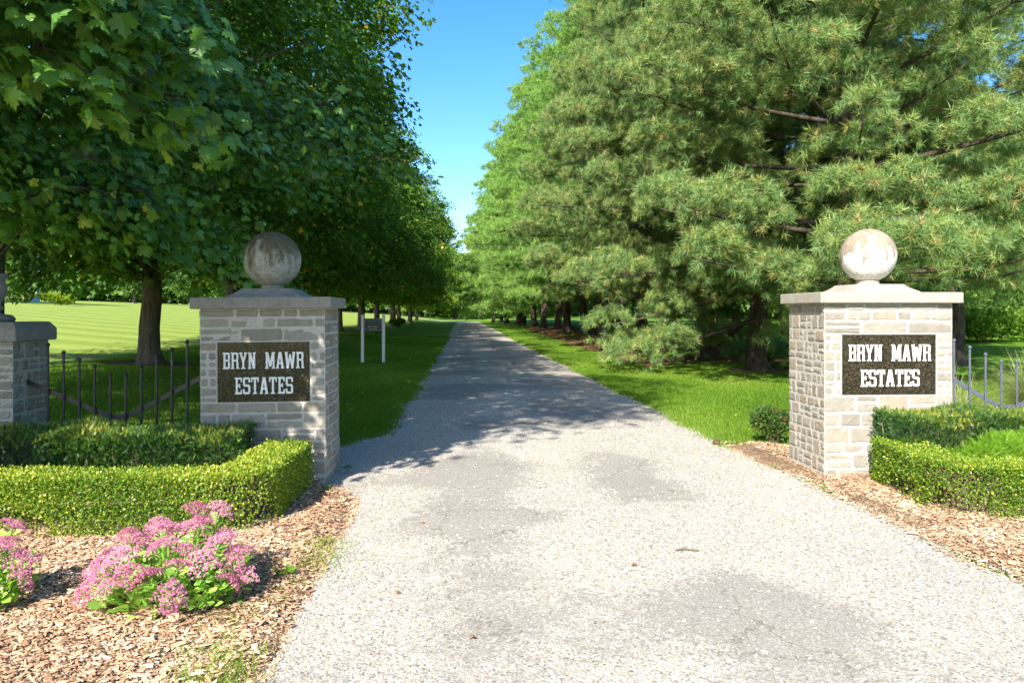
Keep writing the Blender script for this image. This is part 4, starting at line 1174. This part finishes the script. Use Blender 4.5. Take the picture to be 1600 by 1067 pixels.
ex = bough([(-8.6, 18.0, 3.6), (-9.6, 17.0, 2.7), (-10.4, 16.6, 1.9)], 26, 0.45, (0.4, 0.65), -7.5, 19)
ex += bough([(-7.4, 17.5, 3.4), (-8.6, 16.5, 2.6), (-9.0, 16.0, 1.75)], 18, 0.35, (0.35, 0.6), -7.5, 19)
ex += bough([(-9.5, 18.5, 4.0), (-11.2, 17.8, 3.2), (-12.4, 17.4, 2.7)], 30, 0.5, (0.45, 0.7), -7.5, 19)
ex += bough([(-6.5, 18.0, 3.6), (-5.2, 17.2, 2.6), (-4.6, 17.0, 2.3)], 22, 0.45, (0.4, 0.65), -7.5, 19)
cr, tr = maple_parts(13, 5.6, 5.9, 7.6, 1.9, 640, 90, 0.15, (MMV, MMF), M['maple'], 0.235, 0.8, extra=ex)
plant("maple_tree", "maple whose dark trunk stands in a mulch ring behind the black fence", "tree", LG, cr, tr, -7.5, 19.0)
cr, tr = maple_parts(14, 3.1, 3.2, 10.4, 7.6, 330, 60, 0.15, (MMV, MMF), M['maple'], 0.26, 0.2, clump_r=(0.5, 0.9), lean=(0.7, 0.5))
plant("maple_tree", "maple standing out of view at the left, casting its shade over the drive", "tree", LG, cr, tr, -6.3, 0.7)
VAR = [maple_parts(21, 5.3, 5.3, 7.2, 2.3, 560, 100, 0.20, (FAV, FAF), M['maple'], 0.26, 0.6, clump_r=(0.5, 0.95)),
       maple_parts(22, 5.0, 5.6, 7.4, 2.2, 540, 100, 0.20, (FAV, FAF), M['maple'], 0.25, 0.7, clump_r=(0.5, 0.95)),
       maple_parts(23, 4.9, 5.0, 6.8, 1.9, 520, 100, 0.21, (FAV, FAF), M['maple_yellow'], 0.24, 0.6, clump_r=(0.5, 0.95))]
ORD = ["first", "second", "third", "fourth", "fifth", "sixth", "seventh", "eighth", "ninth", "tenth", "eleventh", "twelfth", "thirteenth", "fourteenth", "fifteenth", "sixteenth"]
for i, (y, v, s, dx) in enumerate([(27, 0, 1.0, -0.35), (34.5, 1, 0.88, -0.3), (42, 0, 1.0, -0.1), (49, 1, 0.9, -0.2), (57, 0, 1.0, 0.1), (66, 1, 0.95, 0.2), (76, 0, 1.1, 0.7), (87, 2, 1.0, 0.3), (99, 1, 1.1, 0.8), (112, 2, 0.95, 0), (127, 1, 1.0, 0)]):
    plant("maple_tree", f"green maple, {ORD[i]} one beyond the trunk ringed with mulch, along the left of the drive", "tree", LG, VAR[v][0], VAR[v][1], -7.5+dx, y, i*2.1, s)

# pines: whorled limbs with tufts of needles
def tuft(nn, seed, wd, ln):
    g = np.random.default_rng(seed); V = []; F = []
    for i in range(nn):
        t = g.uniform(-0.25, 0.55); a = g.uniform(0, 2*np.pi)
        base = np.array([0, t*0.9, 0]); fw = g.uniform(0.25, 1.1) if t > 0.3 else g.uniform(0.0, 0.75)
        dv = unit(np.array([math.cos(a), fw, math.sin(a)])); L_ = ln*g.uniform(0.75, 1.1)
        sd = unit(np.cross(dv, g.normal(size=3)))*wd
        b = len(V); V += [base-sd, base+sd, base+dv*L_]; F.append((b, b+1, b+2))
    return np.array(V), np.array(F)

def pine_parts(seed, height, zlow, rmax, whorl, mat, T, tsize, trunk_r, sub=8, upturn=0.25, droop=0.0, flat=0.0, cush=0.60, per=78, cflat=0.74, profile=None, ochre=0.16):
    g = np.random.default_rng(seed)
    mb = MB()
    zz = np.array([-0.3, 0, 0.15, 0.4, 1.0, 2.5, height*0.3, height*0.6, height*0.85, height])
    fr = np.array([1.9, 1.55, 1.25, 1.08, 1.0, 0.94, 0.8, 0.52, 0.24, 0.03])*trunk_r
    wx = np.cumsum(g.normal(0, 0.06, 10)); wy = np.cumsum(g.normal(0, 0.06, 10)); wx -= wx[1]; wy -= wy[1]
    tv, tf = tube(np.stack([wx, wy, zz], -1), fr, 12); mb.add(tv, tf)
    pos = []; tip = []; inner = []
    z = zlow
    while z < height-0.3:
        t = (z-zlow)/(height-zlow)
        R0 = rmax*(profile(t) if profile else min(1.0, 0.8+1.1*t)*max(0.05, (1-t**1.6)))
        nb = g.integers(4, 7)
        a0 = g.uniform(0, 6.28)
        for b in range(nb):
            a = a0 + b*2*np.pi/nb + g.normal(0, 0.2)
            L_ = R0*g.uniform(0.62, 1.12)
            zb = z+g.uniform(-0.2, 0.2)
            elev = (0.10+0.5*t) - droop*max(0.0, 1-2.2*t)
            ts = np.linspace(0, 1, 9)
            r_ = L_*ts; h_ = zb + L_*(elev*ts + (-0.35+upturn)*ts**2*(1-t) + upturn*0.5*ts**3)
            bend = g.normal(0, 0.12)
            P = np.stack([np.interp(zb, zz, wx)+r_*np.cos(a+bend*ts), np.interp(zb, zz, wy)+r_*np.sin(a+bend*ts), h_], -1)
            br = trunk_r*(0.26*(1-t)+0.06)*(0.5+0.5*L_/rmax)
            mb.tube(P, br*np.linspace(1, 0.16, 9), 5)
            D = np.gradient(P, axis=0); D = unit(D)
            ncush = max(2, int(round(sub*L_/rmax)))
            for s in range(ncush):
                q = min(1.0, 0.34+0.66*(s+0.55+0.4*g.random())/ncush)
                p0 = np.array([np.interp(q, ts, P[:, k]) for k in range(3)]); d0 = np.array([np.interp(q, ts, D[:, k]) for k in range(3)])
                lat = unit(np.array([-d0[1], d0[0], 0.0]))
                for side_ in ((-1, 1) if q < 0.93 else (0,)):
                    cr_ = cush*g.uniform(0.75, 1.25)*(0.75+0.35*L_/rmax)
                    cc = p0+lat*side_*cr_*g.uniform(0.5, 0.95)+np.array([0, 0, g.normal(0.05, 0.12)])+d0*g.normal(0.1, 0.12)
                    mb.tube([p0-d0*0.25*cr_, (p0+cc)/2, cc], [0.016, 0.012, 0.006], 4)
                    nt_ = int(per*(cr_/cush)**2)
                    dv = unit(g.normal(size=(nt_, 3))); dv[:, 2] = np.where(g.random(nt_) < 0.78, np.abs(dv[:, 2]), dv[:, 2])
                    sc_ = g.uniform(0.72, 1.08, nt_)
                    pp = cc+dv*sc_[:, None]*np.array([1, 1, cflat])*cr_
                    tt = unit(dv*np.array([1, 1, 0.6+0.4*cflat])+d0*0.35+np.array([0, 0, 0.30*(1-flat)])+g.normal(0, 0.28, (nt_, 3)))
                    pos += list(pp); tip += list(tt); inner += list(np.clip(0.5*q+0.45*(dv[:, 2]*0.5+0.5), 0, 1))
        z += whorl*g.uniform(0.75, 1.25)
    pos = np.array(pos); tip = np.array(tip); inner = np.array(inner); n = len(pos)
    Vs = []; Fs = []; rs = []; base = 0
    nv = len(T); which = g.integers(0, nv, n)
    rn = np.clip(g.beta(1.5, 1.6, n)*0.66+0.20*inner, 0, 0.82)
    och = g.random(n) < ochre*(1.7-1.4*inner)
    for k in range(nv):
        m_ = which == k
        V, F = scatter(T[k][0], T[k][1], pos[m_], tip[m_], g.normal(size=(m_.sum(), 3)), tsize*g.uniform(0.8, 1.2, m_.sum()))
        q = np.repeat(rn[m_], len(T[k][1])) + g.normal(0, 0.08, len(F))
        oc = np.repeat(och[m_], len(T[k][1])) & (g.random(len(F)) < 0.38)
        q = np.where(oc, g.uniform(0.86, 1.0, len(F)), np.clip(q, 0, 0.84))
        Vs.append(V); Fs.append(F+base); rs.append(q); base += len(V)
    crown = np_mesh("crown", np.concatenate(Vs), np.concatenate(Fs), mat, np.concatenate(rs))
    me = bpy.data.meshes.new("trunk"); me.from_pydata(mb.v, [], mb.f); me.update(); me.materials.append(M['pine_bark'])
    me.polygons.foreach_set("use_smooth", np.ones(len(mb.f), bool))
    print("pine", seed, "tufts", n, "tris", len(crown.polygons))
    return crown, me

TC = [tuft(40, k, 0.027, 0.95) for k in range(5)]
TW = [tuft(30, 50+k, 0.030, 0.85) for k in range(3)]
TF_ = [tuft(20, 80+k, 0.048, 0.9) for k in range(3)]
full = lambda t: (0.86+0.14*math.sin(min(1, t*5)*1.57))*max(0.06, 1-0.75*t**1.7)
PA = pine_parts(31, 15.5, 2.3, 4.7, 1.0, M['pine'], TC, 0.18, 0.27, 3, 0.28, 0.10, profile=full)
PB = pine_parts(32, 17.0, 1.4, 4.9, 0.96, M['pine'], TC, 0.18, 0.24, 3, 0.22, 0.40, profile=full)
PC = pine_parts(33, 17.0, 2.6, 5.2, 1.0, M['pine'], TC, 0.19, 0.25, 3, 0.2, 0.16, profile=full, ochre=0.2)
WA = pine_parts(41, 19.5, 2.9, 7.0, 0.95, M['white_pine'], TW, 0.30, 0.27, 4, 0.12, 0.04, 0.75, 0.60, 30, 0.36, profile=full, ochre=0.03)
WB = pine_parts(42, 20.5, 3.2, 7.4, 1.0, M['white_pine'], TW, 0.30, 0.27, 4, 0.10, 0.05, 0.75, 0.62, 26, 0.34, profile=full, ochre=0.02)
WF = pine_parts(43, 19.5, 2.2, 7.0, 1.05, M['white_pine'], TF_, 0.44, 0.28, 3, 0.10, 0.04, 0.7, 0.85, 26, 0.36, profile=full, ochre=0.02)
PG = "pines lining the right side of the drive"
plant("pine_tree", "nearest coarse needled pine, rising right behind the sunlit pillar and its ball", "tree", PG, *PA, 7.9, 15.4, 0.3)
plant("pine_tree", "coarse needled pine with a low bough over its mulch mound left of the sunlit pillar", "tree", PG, *PB, 7.7, 19.5, 2.2)
plant("pine_tree", "bluish pine, first one beyond the mulch mound, boughs sweeping low to the lawn", "tree", PG, *PC, 7.8, 24.0, 5.3)
plant("pine_tree", "broad coarse pine whose boughs reach out beside the drive over the reddish straw", "tree", PG, *PA, 7.8, 28.6, 3.5, 1.02)
plant("pine_tree", "coarse pine standing deep behind the others, filling the right edge of the photo", "tree", "pines behind the first row", *PA, 13.6, 20.5, 5.0)
plant("pine_tree", "coarse pine standing behind the first row, seen between the two nearest trunks", "tree", "pines behind the first row", *PC, 12.6, 27.0, 1.4)
plant("pine_tree", "coarse pine with a bare dark trunk, nearest trunk seen on the reddish straw", "tree", PG, *PC, 7.8, 33.0, 0.9)
for i, (y, v, s) in enumerate([(37, WA, 0.9), (41, WB, 0.92), (45, WA, 0.95), (49.5, WB, 0.95), (54.5, WA, 1.0), (60.5, WB, 1.0), (68, WA, 1.0), (76, WF, 1.0), (85, WF, 1.03), (95, WF, 1.0), (107, WF, 1.05), (120, WF, 1.0), (134, WF, 0.95)]):
    plant("white_pine_tree", f"soft light green pine, {ORD[i]} past the coarse pines, along the right of the drive", "tree", PG, v[0], v[1], 7.8 - 0.026*max(0, y-50)+random.gauss(0, .2), y, i*1.7+0.5, s)

# background trees
BT = maple_parts(61, 5.0, 5.5, 6.6, 1.2, 420, 80, 0.30, (FAV, FAF), M['broadleaf'], 0.28, 0.5, clump_r=(0.6, 1.1))
BY = maple_parts(62, 5.0, 5.0, 5.8, 0.8, 420, 80, 0.32, (FAV, FAF), M['maple_yellow'], 0.28, 0.5, clump_r=(0.6, 1.1))
desc = [((24, 38), BT, 1.0, "broadleaf tree behind the nearest pine, seen above the garden shrubs"), ((31, 46), BT, 1.2, "tall broadleaf tree beyond the open lawn on the right"),
        ((19, 52), BT, 1.1, "broadleaf tree hidden deep behind the middle pines"), ((40, 40), BT, 1.1, "broadleaf tree beyond the blue grey fence and lawn"),
        ((22, 70), BT, 1.1, "broadleaf tree far behind the row of bare pine trunks"), ((18, 92), BT, 1.1, "broadleaf tree behind the far end of the pine row"), ((48, 62), BT, 1.3, "large broadleaf tree far back over the right lawn"), ((30, 90), BT, 1.3, "broadleaf tree standing farthest behind the pines"),
        ((-12, 196), BY, 1.5, "yellow green tree closing the end of the drive on its left"), ((-2, 204), BY, 1.6, "yellow green tree closing the end of the drive at its centre"), ((9, 198), BY, 1.5, "yellow green tree closing the end of the drive on its right"),
        ((-23, 204), BT, 1.5, "dark green tree where the drive bends away out of sight"), ((-35, 200), BT, 1.5, "dark tree at the bend, beyond the last maples"), ((-48, 196), BT, 1.5, "tree beyond the bend seen between maple trunks"), ((20, 190), BY, 1.5, "yellow green tree behind the last pines"),
        ((-62, 185), BT, 1.4, "tree on the far field edge seen under the maples"), ((-40, 150), BT, 1.2, "tree on the field seen under the third maple crown"), ((-58, 140), BT, 1.2, "tree standing on the field beyond the black fence"), ((-80, 125), BT, 1.3, "tree to the right of the white house"), ((-98, 112), BT, 1.3, "tree just behind the white house")]
for (x, y), v, s, lab in desc:
    plant("broadleaf_tree", lab, "tree", "background trees", v[0], v[1], x, y, x*0.7+y, s)

# far-off woods closing the horizon behind the field and the right lawn
def woods():
    n = 90000
    seg = [((-230, 120), (-110, 190)), ((-110, 190), (-20, 236)), ((-20, 236), (40, 230)), ((40, 230), (46, 110)), ((46, 110), (60, 62)), ((60, 62), (130, 50))]
    k = R.choice(len(seg), n, p=[0.24, 0.20, 0.10, 0.20, 0.12, 0.14]); t = R.random(n)
    A = np.array([q[0] for q in seg], float)[k]; B = np.array([q[1] for q in seg], float)[k]
    p = A+(B-A)*t[:, None]; top = 9+7*fbm(p[:, 0]*0.11, p[:, 1]*0.11, 3)+2*np.sin(p[:, 0]*0.7+p[:, 1]*0.5)
    u = R.random(n)**0.8
    bul = 5*np.sin(np.pi*u**0.8)
    p = p+R.normal(0, 1.0, (n, 2))*bul[:, None]*0.6
    pos = np.stack([p[:, 0], p[:, 1], ground(p[:, 0], p[:, 1])+u*top], -1)
    d = np.stack([-pos[:, 0]*0.004+R.normal(0, .6, n), -0.7+R.normal(0, .5, n), 0.5+R.normal(0, .5, n)], -1)
    V, F = scatter(FAV, FAF, pos, unit(R.normal(size=(n, 3))+np.array([0, -.3, -.4])), unit(d), R.uniform(1.0, 2.3, n))
    rn = np.clip(fbm(p[:, 0]*0.2, p[:, 1]*0.2, 2)*0.9-0.1+R.normal(0, .15, n), 0, 1)
    tag(link("distant_woods", np_mesh("distant_woods", V, F, M['broadleaf'], np.repeat(rn, 4))), "far-off green woods closing the horizon", "woods", kind='stuff')
woods()

# garden shrubs behind the right lawn, far plants by the house, small dark shrub under the maples
for (x, y, rx, h, mt, lab) in [(21.5, 30.0, 1.7, 1.5, 'shrub', "yellow green rounded shrub beyond the right lawn, nearest the pine"), (25.2, 31.0, 2.0, 1.7, 'shrub', "bright leafy shrub beyond the right lawn, behind the fence knobs"), (29.5, 32.5, 2.2, 1.9, 'shrub', "wide bright shrub beyond the right lawn, farthest from the pine"),
                               (18.8, 31.5, 1.6, 2.4, 'broadleaf', "darker taller shrub under the pine beyond the right lawn"), (23.2, 34.5, 2.2, 3.0, 'broadleaf', "tall dark shrub behind the yellow green shrubs"), (28.0, 36.5, 2.4, 3.2, 'broadleaf', "tall dark shrub at the back of the right lawn")]:
    shrub("garden_shrub", lab, "shrub", x, y, rx, rx*0.8, h, 5200, M[mt], (0.12, 0.20), None, "shrubs beyond the right lawn", (FAV, FAF), 13)
shrub("dark_shrub", "small dark shrub on the far lawn right of the sunlit maple trunks", "shrub", -6.3, 76, 0.8, 0.6, 0.8, 1500, M['yew'], (0.16, 0.26), None, None, (FAV, FAF))
for (x, y, rx, h, mt, lab) in [(-40.3, 72, 2.0, 1.3, 'reed', "straw coloured plants at the top of the field before the white house"), (-43.8, 72, 2.2, 1.5, 'broadleaf', "green bush at the top of the field before the white house"), (-37.0, 73, 1.8, 1.1, 'maple_yellow', "yellowish bush at the top of the field, right of the white house")]:
    shrub("field_bush", lab, "bush", x, y, rx, rx*0.7, h, 2400, M[mt], (0.2, 0.32), None, "bushes before the house", (FAV, FAF))

# pale house at the top of the field
def house():
    x, y = -50.0, 77; z = float(ground(x, y))
    root = empty("house", (x, y, z), rad(10)); tag(root, "pale two storey house mostly hidden by leaves, above the low pillar", "house")
    wl = MB(); Wd, Dp, H = 7.0, 5.0, 5.6
    wl.box(-Wd, -Dp, -1, Wd, Dp, H)
    for s in (-1, 1):
        wl.add([(s*Wd, -Dp, H), (s*Wd, Dp, H), (s*Wd, 0, H+3.0)], [(0, 1, 2)])
    wl.build("wall", M['siding'], root)
    rf = MB()
    for s in (-1, 1):
        V = [(-Wd-0.4, s*(Dp+0.4), H-0.24), (Wd+0.4, s*(Dp+0.4), H-0.24), (Wd+0.4, 0, H+3.02), (-Wd-0.4, 0, H+3.02)]
        V += [(a, b, c+0.18) for a, b, c in V]
        rf.add(V, [(0, 1, 2, 3), (4, 5, 6, 7), (0, 1, 5, 4), (1, 2, 6, 5), (2, 3, 7, 6), (3, 0, 4, 7)])
    rf.build("roof", M['roof'], root)
    for zz in (0.9, 3.5):
        for xx in (-5, -2.4, 2.0, 4.6, 6.1):
            f = MB(); f.box(xx-0.55, -Dp-0.06, zz, xx+0.55, -Dp-0.002, zz+1.5); fo = f.build("window", M['white'], root)
            p = MB()
            for k in (0, 1): p.box(xx-0.45, -Dp-0.075, zz+0.1+0.67*k, xx+0.45, -Dp-0.061, zz+0.1+0.67*k+0.62)
            p.build("pane", M['pane'], fo)
    d = MB(); d.box(-0.5, -Dp-0.06, -0.2, 0.5, -Dp-0.002, 2.0); d.build("door", M['roof'], root)
house()

def leaf_litter():
    n = 900
    px = R.uniform(-8, 8, n); py = R.uniform(8, 34, n)
    k = ((px < drive_left(py)+0.25) | ((px > drive_right(py)-0.1) & (R.random(n) < 0.35))) & ~in_poly(px, py, bed_left) & ~in_poly(px, py, bed_right)
    px, py = px[k], py[k]; n = len(px); a = R.uniform(0, 6.28, n)
    V, F = scatter(MMV, MMF, np.stack([px, py, ground(px, py)+0.045], -1), np.stack([np.cos(a), np.sin(a), R.normal(0, .25, n)], -1), np.array([[0, 0, 1.0]])+R.normal(0, .3, (n, 3)), R.uniform(0.05, 0.10, n), R.uniform(-1, 3, n))
    tag(link("fallen_leaves", np_mesh("fallen_leaves", V, F, M['maple_yellow'], np.repeat(R.uniform(0.5, 1, n), 10))), "yellowing leaves scattered over the lawn", "fallen leaves", kind='stuff')
leaf_litter()

# ------------------------------------------------------------------ litter on the drive
def zroad(x, y):
    return 0.012+0.03*math.sin(math.pi*min(1, max(0, (x-float(drive_left(np.array(y))))/4.1)))
t = MB(); x, y = 1.42, 4.80
t.tube([(-0.07, 0, 0.01), (-0.02, 0.012, 0.014), (0.03, -0.004, 0.012), (0.08, -0.012, 0.01)], [0.004, 0.006, 0.005, 0.003], 6); t.tube([(-0.02, 0.012, 0.014), (0.02, 0.04, 0.02)], [0.004, 0.002], 5)
o = t.build("twig", M['twig']); o.location = (x, y, zroad(x, y)); tag(o, "short broken twig lying on the gravel in the middle of the drive", "twig")
c = MB(); V, Fc = OCT.copy(), OF
for _ in range(2):
    e = {}; nf = []; V = [tuple(v) for v in V]
    for (a, b, d) in Fc:
        def md(p, q):
            k = (min(p, q), max(p, q))
            if k not in e: V.append(tuple(unit((np.array(V[p])+np.array(V[q]))/2)*(0.85+0.2*random.random()))); e[k] = len(V)-1
            return e[k]
        m1, m2, m3 = md(a, b), md(b, d), md(d, a); nf += [(a, m1, m3), (m1, b, m2), (m3, m2, d), (m1, m2, m3)]
    Fc = nf
c.add(np.array(V)*np.array([0.05, 0.045, 0.04]), Fc); o = c.build("clod", M['clod'], smooth=True); o.location = (2.98, 8.85, 0.035); tag(o, "brown clod at the gravel edge near the sunlit pillar", "clod")
base_leaf = None
for i, (x, y) in enumerate([(0.05, 3.6), (1.02, 4.55), (-0.35, 4.2), (-0.30, 5.6)]):
    if base_leaf is None:
        base_leaf = link("fallen_leaf", np_mesh("fallen_leaf", MLV*np.array([0.038, 0.038, 0.09]), MLF, M['dead_leaf'], R.random(len(MLF)))); o = base_leaf
    else:
        o = base_leaf.copy(); C.objects.link(o)
    o.location = (x, y, zroad(x, y)+0.016); o.rotation_euler = (random.gauss(0, .2), random.gauss(0, .2), random.uniform(0, 6.28))
    tag(o, "small curled brown leaf lying on the gravel drive", "leaf", "fallen leaves on the drive")
